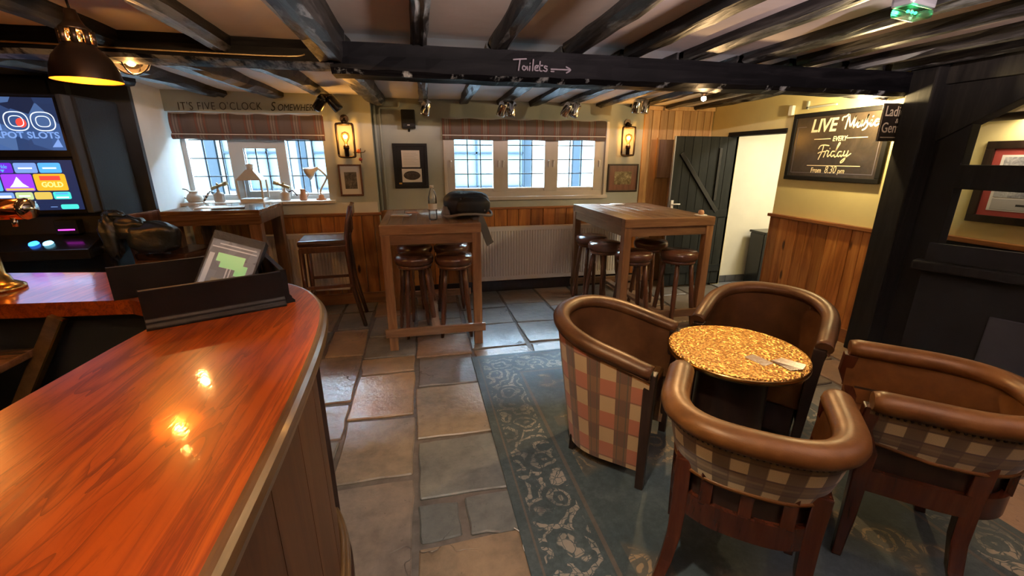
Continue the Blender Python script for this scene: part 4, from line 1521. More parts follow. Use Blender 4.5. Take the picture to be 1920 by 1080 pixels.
def club_chair(label, loc, rz, group, b=0.245):
    t = thing('club_chair', label, 'armchair', loc, rz, group)
    w, d = 0.275, 0.20
    P = ucurve(w, d, b, 2.7)
    S = arclen(P)
    ZR = 0.715
    R, U = [], []
    for i, (x, y) in enumerate(P):
        r, u = [], []
        for j in range(6):
            f = j / 5
            k_ = 0.86 + 0.14 * f + 0.02 * sin(pi * f)
            zb = 0.515 + 0.03 * max(0, y) / d
            z_ = zb + (ZR - .02 - zb) * f
            r.append((x * k_, y * k_ if y < 0 else y, z_))
            u.append((S[i], z_))
        R.append(r)
        U.append(u)
    G().grid(R, U).make('outer_panel', 'plaid_cream', t, local=True)
    R2 = []
    for i, (x, y) in enumerate(P):
        R2.append([((x * k_), (y * k_ if y < 0 else y), z_) for k_, z_ in ((0.76, 0.44), (0.79, 0.56), (0.82, 0.66), (0.87, ZR))])
    G().grid(R2).make('inner_back', 'leather_tan', t, local=True)
    G().tube([(p[0][0], p[0][1], p[0][2]) for p in R], 0.008, 6).make('lower_piping', 'leather_tan', t, local=True)
    path = [(x * 0.945, y * 0.945 if y < 0 else y, ZR) for x, y in P]
    rad = [0.050] * len(P)
    for e in (0, -1):
        rad[e] = 0.040
    G().tube(path, rad, 14, flat=0.78).make('rim', 'leather_tan', t, local=True)
    # nail heads under the rim
    q = G()
    step = S[-1] / 74
    for k_ in range(1, 74):
        s0 = k_ * step
        i = max(j for j in range(len(S)) if S[j] <= s0)
        i = min(i, len(P) - 2)
        f = (s0 - S[i]) / max(1e-6, S[i + 1] - S[i])
        x, y = P[i][0] + (P[i + 1][0] - P[i][0]) * f, P[i][1] + (P[i + 1][1] - P[i][1]) * f
        k2 = 1.006
        q.ball((x * k2, y * k2 if y < 0 else y, ZR - 0.040), 0.0055, n=6, m=4)
    q.make('nail_heads', 'dark_bronze', t, local=True, kind='stuff')
    # seat and exposed frame
    Q = sc2(P, 0.78)
    G().prism([(x, y if y < 0 else y * 1.12) for x, y in Q], 0.40, 0.475, smooth=True).make('seat', 'leather_tan', t, local=True, bev=0.025, seg=3)
    Q1, Q0 = sc2(P, 0.86), sc2(P, 0.78)
    q = G()
    A_ = [[(x, y, z_) for z_ in (0.33, 0.42)] for x, y in Q1]
    B_ = [[(x, y, z_) for z_ in (0.33, 0.42)] for x, y in Q0]
    q.grid(A_).grid(B_)
    for z_ in (0.33, 0.42):
        q.grid([[(a[0], a[1], z_), (b_[0], b_[1], z_)] for a, b_ in zip(Q1, Q0)], smooth=False)
    q.box(-.225, .225, d * .86 - .03, d * .86 + .0, 0.33, 0.42)
    q.make('seat_rail', 'chair_wood', t, local=True)
    Q2 = sc2(P, 0.785)
    G().grid([[(x, y, z_) for z_ in (0.40, 0.55)] for x, y in Q2]).make('shade_band', 'dark_wood', t, local=True)  # dark band put in for the shade between hem and seat rail
    for x in (-0.12, 0.0, 0.12):
        yb = -b * (1 - abs(x / w) ** 2.7) ** (1 / 2.7) * 0.80
        G().box(x - .020, x + .020, yb - .010, yb + .014, 0.41, 0.54).make('back_stile', 'chair_wood', t, local=True, bev=0.004)
    for s_ in (-1, 1):
        # sabre rear legs
        pts = [(s_ * .200, -.150, .55), (s_ * .197, -.145, .38), (s_ * .200, -.148, .22), (s_ * .215, -.160, .10), (s_ * .238, -.185, 0.0)]
        hw = [.026, .026, .024, .022, .019]
        q = G()
        rows = [[(x - h, y - h, z_), (x + h, y - h, z_), (x + h, y + h, z_), (x - h, y + h, z_)] for (x, y, z_), h in zip(pts, hw)]
        vs = [p for r in rows for p in r]
        fs = [(i * 4 + k_, i * 4 + (k_ + 1) % 4, i * 4 + 4 + (k_ + 1) % 4, i * 4 + 4 + k_) for i in range(4) for k_ in range(4)] + [(0, 3, 2, 1), (16, 17, 18, 19)]
        q.add(vs, fs)
        q.make('leg', 'chair_wood', t, local=True, bev=0.005)
        pts = [(s_ * .246, d - .01, .69), (s_ * .246, d + .0, .60), (s_ * .230, d - .04, .50), (s_ * .224, d - .03, .40), (s_ * .224, d - .03, .2), (s_ * .224, d - .025, 0)]
        hw = [.026, .022, .020, .026, .022, .016]
        q = G()
        rows = [[(x - h, y - h, z_), (x + h, y - h, z_), (x + h, y + h, z_), (x - h, y + h, z_)] for (x, y, z_), h in zip(pts, hw)]
        vs = [p for r in rows for p in r]
        fs = [(i * 4 + k_, i * 4 + (k_ + 1) % 4, i * 4 + 4 + (k_ + 1) % 4, i * 4 + 4 + k_) for i in range(5) for k_ in range(4)] + [(0, 3, 2, 1), (20, 21, 22, 23)]
        q.add(vs, fs)
        q.make('leg', 'chair_wood', t, local=True, bev=0.005)
    return t


club_chair('leather-rimmed armchair with cream plaid band and nail heads, its back to the viewer', (1.10, 1.09, 0.010), face(0.62, 0.78), 'chairs around the copper table')
club_chair('shadowed armchair with plaid band at the edge of the picture by the fireplace', (1.855, 1.095, 0.010), face(-0.74, 0.67), 'chairs around the copper table', 0.33)

# copper table
ct = thing('copper_table', 'round hammered copper table with playing cards on it', 'table', (1.50, 1.668, 0.010))
G().lathe([(0.0, 0.606), (0.296, 0.606), (0.312, 0.610), (0.318, 0.618), (0.316, 0.628), (0.306, 0.632), (0.0, 0.632)], 64).make('table_top', 'hammered_copper', ct, local=True)
G().lathe([(0.312, 0.598), (0.320, 0.602), (0.320, 0.620), (0.316, 0.624)], 64, cap=False).make('edge_band', 'brass', ct, local=True)
G().lathe([(0.20, 0), (0.21, .02), (0.19, .05), (0.17, .08), (0.165, .52), (0.20, .58), (0.23, .606)], 32).make('pedestal', 'dark_wood', ct, local=True)
rc = random.Random(3)
for i, (x, y, a) in enumerate([(1.513, 1.533, -1.36), (1.600, 1.468, -1.48), (1.607, 1.466, -1.36), (1.613, 1.464, -1.24), (1.618, 1.462, -1.12), (1.622, 1.461, -1.00)]):
    M_ = Matrix.Translation((x, y, 0.6425 + 0.0014 * i)) @ Matrix.Rotation(a, 4, 'Z')
    o = G().box(-.052, .052, -.033, .033, 0, 0.0008, M_).make('beer_mat', 'card_print')
    tag(o, 'single printed card lying apart on the copper table' if i == 0 else ['','bottom card of the small fan on the copper table','second card up in the small fan on the copper table','middle card of the small fan on the copper table','second card from the top of the small fan','top card of the small fan on the copper table'][i], 'card', None if i == 0 else 'fanned cards on the copper table')


# ------------------------------------------------------------------ poseur tables
def poseur(label, x0, x1, y0, y1, H, longit=True):
    t = thing('poseur_table', label, 'table', ((x0 + x1) / 2, (y0 + y1) / 2, 0), group='tall plank tables')
    n = 6
    w = (x1 - x0 - 0.12) / n
    for i in range(n):
        a = x0 + 0.06 + i * w
        G().box(a + .001, a + w - .001, y0 + .06, y1 - .06, H - .045, H).make('plank', 'table_wood_y', t, bev=0.003, seg=1)
    for (a, b) in ((y0, y0 + .06), (y1 - .06, y1)):
        G().box(x0, x1, a, b, H - .075, H + .001).make('frame_rail', 'table_wood_x', t, bev=0.004)
    for (a, b) in ((x0, x0 + .06), (x1 - .06, x1)):
        G().box(a, b, y0 + .06, y1 - .06, H - .075, H + .001).make('frame_rail', 'table_wood_y', t, bev=0.004)
    g_ = .012
    for (a, b) in ((y0 + g_, y0 + g_ + .025), (y1 - g_ - .025, y1 - g_)):
        G().box(x0 + .07, x1 - .07, a, b, H - .155, H - .075).make('apron', 'table_wood_x', t, bev=0.003)
    for (a, b) in ((x0 + g_, x0 + g_ + .025), (x1 - g_ - .025, x1 - g_)):
        G().box(a, b, y0 + .07, y1 - .07, H - .155, H - .075).make('apron', 'table_wood_y', t, bev=0.003)
    for a in (x0 + .004, x1 - .074):
        for b in (y0 + .004, y1 - .074):
            G().box(a, a + .07, b, b + .07, 0, H - .075).make('leg', 'table_wood_z', t, bev=0.005)
    for b in (y0 - .012, y1 - .068):
        G().box(x0 - .02, x1 + .02, b, b + .03, 0.125, 0.195).make('foot_rail', 'table_wood_x', t, bev=0.004)
    G().box((x0 + x1) / 2 - .035, (x0 + x1) / 2 + .035, y0 - .005, y1, 0.135, 0.165).make('stretcher', 'table_wood_y', t, bev=0.004)
    return t


poseur('tall plank table with the backpack and water bottle on it', -0.315, 0.475, 3.40, 4.50, 1.05)
poseur('tall plank table in front of the black door with stools tucked under it', 1.70, 2.57, 3.345, 4.63, 1.05)


# ------------------------------------------------------------------ stools
def stool():
    t = thing('bar_stool', 'stool', 'stool', (0, 0, 0), 0, 'leather stools under the tall tables')
    G().lathe([(0.0, .655), (0.150, .655), (0.165, .665), (0.172, .690), (0.170, .715), (0.155, .735), (0.10, .745), (0.0, .748)], 28).make('cushion', 'stool_leather', t, local=True)
    G().lathe([(0.0, .625), (0.145, .625), (0.150, .632), (0.150, .655), (0.0, .655)], 28).make('seat_ring', 'stool_wood', t, local=True)
    c = []
    for a in range(4):
        w = pi / 4 + a * pi / 2
        p1 = (cos(w) * .115, sin(w) * .115, .635)
        p0 = (cos(w) * .185, sin(w) * .185, 0)
        L = lambda f: tuple(p0[k] + (p1[k] - p0[k]) * f for k in range(3))
        G().tube([L(0), L(.06), L(.18), L(.22), L(.26), L(.6), L(.64), L(.68), L(1)], [.014, .018, .021, .016, .021, .022, .017, .022, .019], 10).make('leg', 'stool_wood', t, local=True)
        c.append(L)
    for a in range(4):
        for f in ((.20, .42) if a % 2 == 0 else (.28, .50)):
            G().cyl(c[a](f), c[(a + 1) % 4](f), .010, n=8).make('rung', 'stool_wood', t, local=True)
    return t


st0 = stool()
spots = [((-0.075, 3.79), 0.25, 'leather stool at the bar side of the table with the backpack, nearer the viewer'),
         ((0.275, 3.715), -0.1, 'leather stool under the backpack end of the tall table, nearer the viewer'),
         ((-0.07, 4.24), 0.5, 'leather stool at the bar side of the table with the backpack, nearer the window'),
         ((0.285, 4.20), 0.1, 'leather stool beside the radiator under the table with the backpack'),
         ((1.83, 4.36), 0.1, 'leather stool deepest under the table by the door, closest to the window wall'),
         ((1.82, 3.98), 0.3, 'leather stool in the middle of the window-side row under the table by the door'),
         ((1.90, 3.52), -0.15, 'leather stool right behind the near leg of the table by the door'),
         ((2.32, 3.46), 0.2, 'leather stool under the end of the table by the door closest to the wainscot'),
         ((2.33, 3.98), 0.0, 'leather stool in the middle of the door-side row under the table by the door')]
for i, ((x, y), a, lab) in enumerate(spots):
    if i == 0:
        st0.location = (x, y, 0)
        st0.rotation_euler = (0, 0, a)
        st0['label'] = lab
    else:
        copy_tree(st0, (x, y, 0), a, lab)

# ------------------------------------------------------------------ tall dark table and chairs by the lattice window
H = 1.14
t = thing('window_table', 'tall dark table with a polished top below the lattice window', 'table', (-1.66, 4.25, 0))
x0, x1, y0, y1 = -2.02, -1.30, 3.92, 4.60
G().box(x0, x1, y0, y1, H - .03, H).make('table_top', 'dark_table_x', t, bev=0.005)
for (a, b) in ((y0 + .005, y0 + .04), (y1 - .04, y1 - .005)):
    G().box(x0 + .005, x1 - .005, a, b, H - .12, H - .03).make('apron', 'dark_table_x', t, bev=0.003)
for (a, b) in ((x0 + .005, x0 + .04), (x1 - .04, x1 - .005)):
    G().box(a, b, y0 + .04, y1 - .04, H - .12, H - .03).make('apron', 'dark_table', t, bev=0.003)
for a in (x0 + .01, x1 - .10):
    for b in (y0 + .01, y1 - .10):
        G().box(a, a + .09, b, b + .09, 0, H - .03).make('leg', 'dark_table', t, bev=0.005)
for b in (y0 + .03, y1 - .07):
    G().box(x0 + .05, x1 - .05, b, b + .04, 0.20, 0.26).make('foot_rail', 'dark_table_x', t, bev=0.004)


def bar_chair(label, loc, rz):
    c = thing('bar_chair', label, 'chair', loc, rz, 'high-backed bar chairs at the dark table')
    SZ = 0.80
    G().box(-.205, .205, -.20, .21, SZ - .01, SZ + .045).make('seat', 'seat_leather', c, local=True, bev=0.022, seg=3)
    G().box(-.20, .20, -.19, .20, SZ - .065, SZ - .008).make('seat_rail', 'stool_wood', c, local=True, bev=0.004)
    for s_ in (-1, 1):
        G().tube([(s_ * .195, .195, 0), (s_ * .185, .185, SZ - .03)], [.019, .024], 4).make('leg', 'stool_wood', c, local=True)
        G().tube([(s_ * .20, -.29, 0), (s_ * .19, -.215, .4), (s_ * .185, -.195, SZ), (s_ * .182, -.225, 1.0), (s_ * .178, -.262, 1.14)], [.018, .022, .024, .021, .018], 4).make('back_leg', 'stool_wood', c, local=True)
        G().box(s_ * .192 - .012, s_ * .192 + .012, -.22, .19, .40, .425).make('side_rung', 'stool_wood', c, local=True)
    G().box(-.18, .18, -.275, -.243, 1.045, 1.135).make('top_rail', 'stool_wood', c, local=True, bev=0.006)
    G().box(-.18, .18, -.225, -.20, .865, .90).make('lower_rail', 'stool_wood', c, local=True, bev=0.004)
    for x in (-.09, 0, .09):
        G().box(x - .014, x + .014, -.252, -.222, .89, 1.06).make('back_slat', 'stool_wood', c, local=True, bev=0.003)
    G().box(-.19, .19, .178, .198, .28, .315).make('foot_rung', 'stool_wood', c, local=True, bev=0.003)
    return c


bar_chair('high-backed bar chair with a black seat beside the framed photograph wall', (-0.88, 4.22, 0), face(-1, -0.08))
bar_chair('high-backed bar chair with a black jacket hung over it beside the slot machine', (-1.93, 3.90, 0), face(0.97, -0.24))

# ------------------------------------------------------------------ radiators
def radiator(label, x0, x1, Y, z0, z1):
    r = thing('radiator', label, 'radiator', ((x0 + x1) / 2, Y, z0), group='white panel radiators')
    n = int((x1 - x0) / 0.033)
    p = (x1 - x0 - .05) / n
    prof = [(x0, 0)]
    for i in range(n):
        a = x0 + .025 + i * p
        prof += [(a, 0), (a + p * .22, -.014), (a + p * .62, -.014), (a + p * .84, 0)]
    prof.append((x1, 0))
    g_ = G()
    for (za, zb) in ((z0 + .05, z1 - .04),):
        g_.grid([[(x, Y + dy, za), (x, Y + dy, zb)] for x, dy in prof], smooth=False)
    for (za, zb) in ((z0, z0 + .05), (z1 - .04, z1)):
        g_.box(x0, x1, Y - .008, Y + .012, za, zb)
    g_.box(x0, x1, Y + .004, Y + .014, z0, z1)
    g_.make('panel', 'radiator', r)
    G().box(x0, x1, Y + .014, Y + .075, z1 - .012, z1 + .004).make('top_grille', 'radiator', r, bev=0.003)
    for x in (x0, x1 - .008):
        G().box(x, x + .008, Y - .004, Y + .075, z0 + .01, z1).make('side_cover', 'radiator', r)
    G().cyl((x0 - .02, Y + .03, 0), (x0 - .02, Y + .03, z0 + .06), .009).cyl((x0 - .03, Y + .03, z0 + .06), (x0 + .02, Y + .03, z0 + .06), .012).make('valve', 'chrome', r)
    return r


radiator('long white ribbed radiator under the three-light window', 0.60, 2.52, 4.80, 0.16, 0.785)
radiator('white ribbed radiator behind the tall dark table', -1.62, -0.78, 4.655, 0.20, 0.80)

# ------------------------------------------------------------------ jacket, backpack, bottle, small things on the tables
def blob(name, mat, parent, c, r, sc, seed, amp=0.06, freq=3.0, power=2.0, n=36, m=22, zflat=None):
    """lumpy rounded body: a superellipsoid with folds"""
    rnd = random.Random(seed)
    ph = [rnd.uniform(0, 6.28) for _ in range(6)]
    P = []
    for i in range(n):
        u = 2 * pi * i / n
        row = []
        for j in range(m + 1):
            v = -pi / 2 + pi * j / m
            f = lambda q: math.copysign(abs(q) ** (2 / power), q)
            d = Vector((f(cos(v)) * f(cos(u)), f(cos(v)) * f(sin(u)), f(sin(v))))
            k_ = 1 + amp * (sin(freq * u + ph[0]) * cos(freq * 1.3 * v + ph[1]) + .6 * sin(2.3 * freq * u + ph[2] + 3 * v) + .4 * sin(4.1 * freq * v + ph[3] + u))
            p = Vector((d.x * sc[0], d.y * sc[1], d.z * sc[2])) * r * k_
            p += Vector(c)
            if zflat is not None and p.z < zflat:
                p.z = zflat + (p.z - zflat) * 0.05
            row.append(p)
        P.append(row)
    return G().grid(P, closed_u=True).make(name, mat, parent)


jk = thing('jacket', 'black padded jacket slung over the bar chair beside the slot machine', 'jacket', (-2.05, 3.68, 0.86))
blob('body', 'jacket_cloth', jk, (-1.955, 3.655, 0.985), 1.0, (0.165, 0.10, 0.115), 5, 0.07, 1.6, 2.8)
blob('shoulder', 'jacket_cloth', jk, (-2.10, 3.66, 1.055), 1.0, (0.115, 0.085, 0.085), 9, 0.10, 2.4, 2.4)
blob('sleeve', 'jacket_cloth', jk, (-2.20, 3.62, 1.00), 1.0, (0.055, 0.065, 0.15), 6, 0.12, 2.5, 2.3)
blob('collar', 'jacket_cloth', jk, (-2.19, 3.67, 1.145), 1.0, (0.065, 0.06, 0.04), 7, 0.12, 3, 2.2)

bp = thing('backpack', 'black backpack with grey piping lying on the plank table', 'backpack', (0.40, 3.76, 1.05))
blob('main_body', 'bag_cloth', bp, (0.405, 3.78, 1.165), 1.0, (0.200, 0.170, 0.110), 11, 0.025, 2, 2.9, zflat=1.052)
blob('front_pocket', 'bag_cloth', bp, (0.44, 3.68, 1.16), 1.0, (0.150, 0.110, 0.082), 12, 0.03, 2, 2.8, zflat=1.06)
ring = [(0.405 + 0.212 * math.copysign(abs(cos(a)) ** .75, cos(a)), 3.765 + 0.182 * math.copysign(abs(sin(a)) ** .75, sin(a)), 1.088 + .012 * sin(3 * a)) for a in [2 * pi * i / 40 for i in range(40)]]
G().tube(ring, 0.012, 8, closed=True).make('piping', 'bag_trim', bp)
blob('side_pocket', 'bag_trim', bp, (0.225, 3.73, 1.11), 1.0, (0.035, 0.10, 0.055), 13, 0.08, 3, 2.4, zflat=1.055)
sp = spline([(0.50, 3.61, 1.085), (0.55, 3.585, 1.062), (0.60 - .09, 3.50, 1.058), (0.515, 3.40, 1.045), (0.525, 3.385, 1.00), (0.545, 3.378, 0.93), (0.555, 3.374, 0.905)], 6) if False else \
    spline([(0.43, 3.66, 1.09), (0.47, 3.60, 1.062), (0.495, 3.575, 1.055), (0.510, 3.57, 1.02), (0.535, 3.565, 0.95), (0.56, 3.56, 0.875), (0.575, 3.558, 0.845)], 6)
row = []
for i, p in enumerate(sp):
    p = Vector(p)
    a = Vector(sp[max(0, i - 1)])
    b = Vector(sp[min(len(sp) - 1, i + 1)])
    tdir = (b - a).normalized()
    side = tdir.cross(Vector((0.35, -0.9, 0.1)).normalized()).normalized() * 0.034
    nn = side.cross(tdir).normalized() * 0.004
    row.append([p - side - nn, p + side - nn, p + side + nn, p - side + nn, p - side - nn])
G().grid(row, smooth=False).make('strap', 'bag_strap', bp)
G().box(0.33, 0.345, 3.60, 3.606, 1.215, 1.235).box(0.53, 0.54, 3.585, 3.592, 1.12, 1.135).make('zip_pull', 'chrome', bp)

bt = thing('water_bottle', 'clear plastic water bottle beside the black backpack', 'bottle', (0.108, 3.66, 1.05))
G().lathe([(0.024, 0.0), (0.034, 0.006), (0.036, 0.03), (0.034, 0.075), (0.036, 0.08), (0.036, 0.165), (0.034, 0.19), (0.022, 0.235), (0.0145, 0.255), (0.0145, 0.272)], 24).make('bottle_body', 'bottle_plastic', bt, local=True)
G().lathe([(0.0365, 0.09), (0.0368, 0.092), (0.0368, 0.135), (0.0365, 0.137)], 24, cap=False).make('wrapper', 'paper', bt, local=True)
G().lathe([(0.0155, 0.262), (0.0155, 0.284), (0.0, 0.285)], 16).make('bottle_cap', 'paper', bt, local=True)

ph = thing('phone', 'pale phone lying with a cloth on the plank table', 'phone', (-0.17, 4.05, 1.05))
M_ = Matrix.Translation((-0.165, 3.98, 1.051)) @ Matrix.Rotation(-0.25, 4, 'Z')
G().box(-.085, .085, -.042, .042, 0.0, 0.012, M_).make('body', 'paper', ph, bev=0.006)
G().box(-.078, .078, -.037, .037, 0.012, 0.0126, M_).make('display', 'paper_grey', ph)
tag(G().box(-.05, .05, -.03, .03, 0.0, 0.010, Matrix.Translation((-0.075, 4.17, 1.051)) @ Matrix.Rotation(0.5, 4, 'Z')).make('folded_cloth', 'terracotta', bev=0.004), 'small pinkish folded wallet behind the phone', 'wallet')
for k, (x, y, a) in enumerate([(0.10, 4.10, 0.2), (0.19, 4.16, -0.25)]):
    tag(G().box(-.10, .10, -.07, .07, 0, .0015, Matrix.Translation((x, y, 1.052 + .002 * k)) @ Matrix.Rotation(a, 4, 'Z')).make('leaflet', 'paper' if k else 'paper_grey'),
        ['grey leaflet under the water bottle end of the plank table', 'pale leaflet between the water bottle and the backpack'][k], 'leaflet')
for k, (x, y, a) in enumerate([(2.02, 4.42, 0.1), (2.14, 4.44, -0.2)]):
    tag(G().box(-.07, .07, -.05, .05, 0, .006, Matrix.Translation((x, y, 1.052 + .006 * k)) @ Matrix.Rotation(a, 4, 'Z')).make('menu_card', 'paper'),
        ['white menu card on the window end of the table by the door', 'white menu card overlapping another on the table by the door'][k], 'menu')
cn = thing('tea_light', 'small white tea light holder on the corner of the table by the door', 'candle holder', (2.47, 3.42, 1.051))
G().lathe([(0.0, 0), (0.05, 0), (0.055, .008), (0.05, .012), (0.0, .012)], 20).make('dish', 'paper', cn, local=True)
G().lathe([(0.0, .012), (0.022, .012), (0.027, .03), (0.02, .05), (0.0, .055)], 20).make('cup', 'terracotta', cn, local=True)
for k, (x, y, a) in enumerate([(-1.74, 4.20, 0.05), (-1.60, 4.12, 0.3)]):
    tag(G().box(-.12, .12, -.085, .085, 0, .004, Matrix.Translation((x, y, 1.141 + .005 * k)) @ Matrix.Rotation(a, 4, 'Z')).make('newspaper', 'paper_grey' if k else 'paper'),
        ['white paper lying flat on the tall dark table', 'grey paper at the near edge of the tall dark table'][k], 'paper')

# ------------------------------------------------------------------ things on the lattice window sill
SZ = 1.135
jg = thing('jug', 'squat pale jug with a wire handle at the wall end of the sill', 'jug', (-2.14, 4.80, SZ))
G().lathe([(0.055, 0), (0.068, .02), (0.070, .045), (0.055, .075), (0.038, .09), (0.042, .105), (0.030, .10)], 24).make('body', 'pottery', jg, local=True)
G().tube(spline([(-.05, 0, .03), (-.10, 0, .05), (-.125, 0, .09), (-.10, 0, .125), (-.06, 0, .12), (-.035, 0, .095)]), 0.005, 6).make('handle', 'dark_bronze', jg, local=True)
sb = thing('striped_pencil', 'black and white striped stick leaning on the sill beside the jug', 'ornament', (-2.02, 4.77, SZ))
for k in range(6):
    p0 = Vector((-2.045, 4.735, SZ + .004)) + Vector((.010, 0, .0145)) * k
    G().cyl(p0, p0 + Vector((.010, 0, .0145)), .010, n=8).make('stripe', 'ink' if k % 2 else 'paper', sb)


def blowlamp(label, x, y, sgn):
    b = thing('blowlamp', label, 'blowlamp', (x, y, SZ), group='old blowlamps on the sill')
    G().lathe([(0.042, 0), (0.046, .006), (0.046, .07), (0.040, .082), (0.018, .09), (0.012, .11), (0.012, .125)], 20).make('tank', 'pottery', b, local=True)
    G().cyl((-.055 * sgn, 0, .125), (.075 * sgn, 0, .175), .016, .013).cyl((.05 * sgn, 0, .165), (.09 * sgn, 0, .181), .020, .020).make('burner', 'aged_brass', b, local=True)
    G().tube([(-.03 * sgn, 0, .08), (-.075 * sgn, 0, .10), (-.115 * sgn, 0, .045)], .007, 6).make('handle', 'dark_bronze', b, local=True)
    G().cyl((0, 0, .12), (0, 0, .165), .006).ball((0, 0, .17), .011).make('valve', 'aged_brass', b, local=True)
    return b


blowlamp('old brass blowlamp between the jug and the white lantern', -1.925, 4.80, 1)
blowlamp('old brass blowlamp between the white lantern and the terracotta pot', -1.325, 4.80, -1)
ln = thing('candle_lantern', 'tall white metal candle lantern in the middle of the sill', 'lantern', (-1.61, 4.80, SZ))
w = .105
G().box(-w, w, -w * .8, w * .8, 0, .03).make('base', 'enamel_white', ln, local=True, bev=0.005)
for a in (-1, 1):
    for b in (-1, 1):
        G().box(a * w - .008, a * w + .008, b * w * .8 - .008, b * w * .8 + .008, .03, .205).make('corner_post', 'enamel_white', ln, local=True)
g_ = G()
g_.add([(-w - .01, -w * .8 - .01, .205), (w + .01, -w * .8 - .01, .205), (w + .01, w * .8 + .01, .205), (-w - .01, w * .8 + .01, .205),
        (-.03, -.03, .305), (.03, -.03, .305), (.03, .03, .305), (-.03, .03, .305)],
       [(0, 3, 2, 1), (4, 5, 6, 7), (0, 1, 5, 4), (1, 2, 6, 5), (2, 3, 7, 6), (3, 0, 4, 7)])
g_.make('roof', 'enamel_white', ln, local=True)
G().lathe([(.03, .30), (.03, .335), (.037, .34), (.037, .35), (.0, .362)], 16).make('chimney', 'enamel_white', ln, local=True)
for b in (-1, 1):
    G().box(-w + .008, w - .008, b * w * .8 - .001, b * w * .8 + .001, .03, .205).make('pane', 'window_glass', ln, local=True)
pt = thing('small_pot', 'small terracotta pot beside the desk lamp', 'pot', (-1.155, 4.80, SZ))
G().lathe([(.032, 0), (.038, .01), (.034, .05), (.024, .075), (.020, .095), (.027, .105), (.018, .112), (0, .112)], 18).make('body', 'terracotta', pt, local=True)
G().tube([(.022, 0, .09), (.05, 0, .085), (.05, 0, .05), (.035, 0, .035)], .004, 6).make('handle', 'terracotta', pt, local=True)
dl = thing('desk_lamp', 'cream anglepoise desk lamp at the lantern-side end of the sill', 'desk lamp', (-0.985, 4.80, SZ))
G().lathe([(.048, 0), (.050, .012), (.030, .02), (.028, .045), (.014, .055), (0, .055)], 20).make('base', 'terracotta', dl, local=True)
G().tube(spline([(0, 0, .05), (.005, 0, .10), (.06, 0, .19), (.075, 0, .23), (.04, 0, .275), (.0, 0, .315)]), .0085, 8).make('arm', 'enamel_white', dl, local=True)
G().lathe([(.014, 0), (.020, .02), (.024, .05), (.048, .08), (.066, .125), (.062, .126), (.044, .085), (.0, .06)], 24,
          Matrix.Translation((.005, 0, .318)) @ Matrix.Rotation(radians(-118), 4, 'Y'), cap=False).make('lamp_shade', 'enamel_white', dl, local=True)

# ------------------------------------------------------------------ wall things
tx = thing('wall_lettering', 'dark wall lettering reading ITS FIVE OCLOCK SOMEWHERE above the plaid blind', 'wall lettering', (-1.5, 4.78, 1.97))
lettering('lettering', "IT'S FIVE O'CLOCK", 0.098, 'ink', tx, frame((-2.115, 4.7785, 1.972), (1, 0, 0.020), (0, 0, 1)), off=-0.0012, space=1.10, sx=0.80)
lettering('lettering', "S", 0.115, 'ink', tx, frame((-1.335, 4.7785, 1.980), (1, 0, 0.02), (0, 0, 1)), shear=0.3, off=0.0, sx=0.8)
lettering('lettering', "OMEWHERE", 0.085, 'ink', tx, frame((-1.275, 4.7785, 1.982), (1, 0, 0.02), (0, 0, 1)), shear=0.3, off=0.0, sx=0.76)


def wall_lantern(label, x, Y, z):
    l = thing('wall_lantern', label, 'wall light', (x, Y, z), group='bronze wall lanterns')
    hw, zt, zb = .078, .145, -.165
    loop = spline([(-hw, -.06, zb + .02), (-hw, -.06, 0), (-hw, -.06, zt - .02), (-hw + .02, -.06, zt), (hw - .02, -.06, zt), (hw, -.06, zt - .02), (hw, -.06, 0), (hw, -.06, zb + .02),
                   (hw - .02, -.06, zb), (-hw + .02, -.06, zb), (-hw, -.06, zb + .02)], 3)
    G().tube(loop, .011, 8).make('frame_loop', 'dark_bronze', l, local=True)
    G().cyl((0, -.06, zt), (0, -.06, zt + .03), .02, .028).cyl((0, -.06, zt + .03), (0, -.005, zt + .05), .012).cyl((0, -.012, zt + .05), (0, 0, zt + .05), .04, .04, n=20).make('wall_bracket', 'dark_bronze', l, local=True)
    G().lathe([(.022, zb + .005), (.022, zb + .07), (.028, zb + .075), (.028, zb + .105), (.02, zb + .11)], 16, Matrix.Translation((0, -.06, 0))).make('lamp_holder', 'dark_bronze', l, local=True)
    G().lathe([(.013, -.055), (.016, -.03), (.038, .01), (.042, .035), (.034, .06), (.0, .075)], 18, Matrix.Translation((0, -.06, 0))).make('bulb_globe', 'bulb_glass', l, local=True)
    G().ball((0, -.06, .025), .020, n=10, m=8).make('filament', 'filament', l, local=True)
    G().lathe([(.05, zt - .012), (.055, zt - .002), (.02, zt)], 18, Matrix.Translation((0, -.06, 0)), cap=False).make('reflector', 'aged_brass', l, local=True)
    return l


wall_lantern('bronze wall lantern with a glowing bulb beside the lattice window', -0.675, 4.778, 1.725)
wall_lantern('bronze wall lantern with a glowing bulb beside the pine boarding', 2.43, 4.918, 1.745)
lamp('lantern_glow', 'POINT', (-0.675, 4.655, 1.755), 3.2, (1.0, 0.42, 0.07), 0.04)
lamp('lantern_glow', 'POINT', (2.43, 4.795, 1.775), 3.2, (1.0, 0.42, 0.07), 0.04)

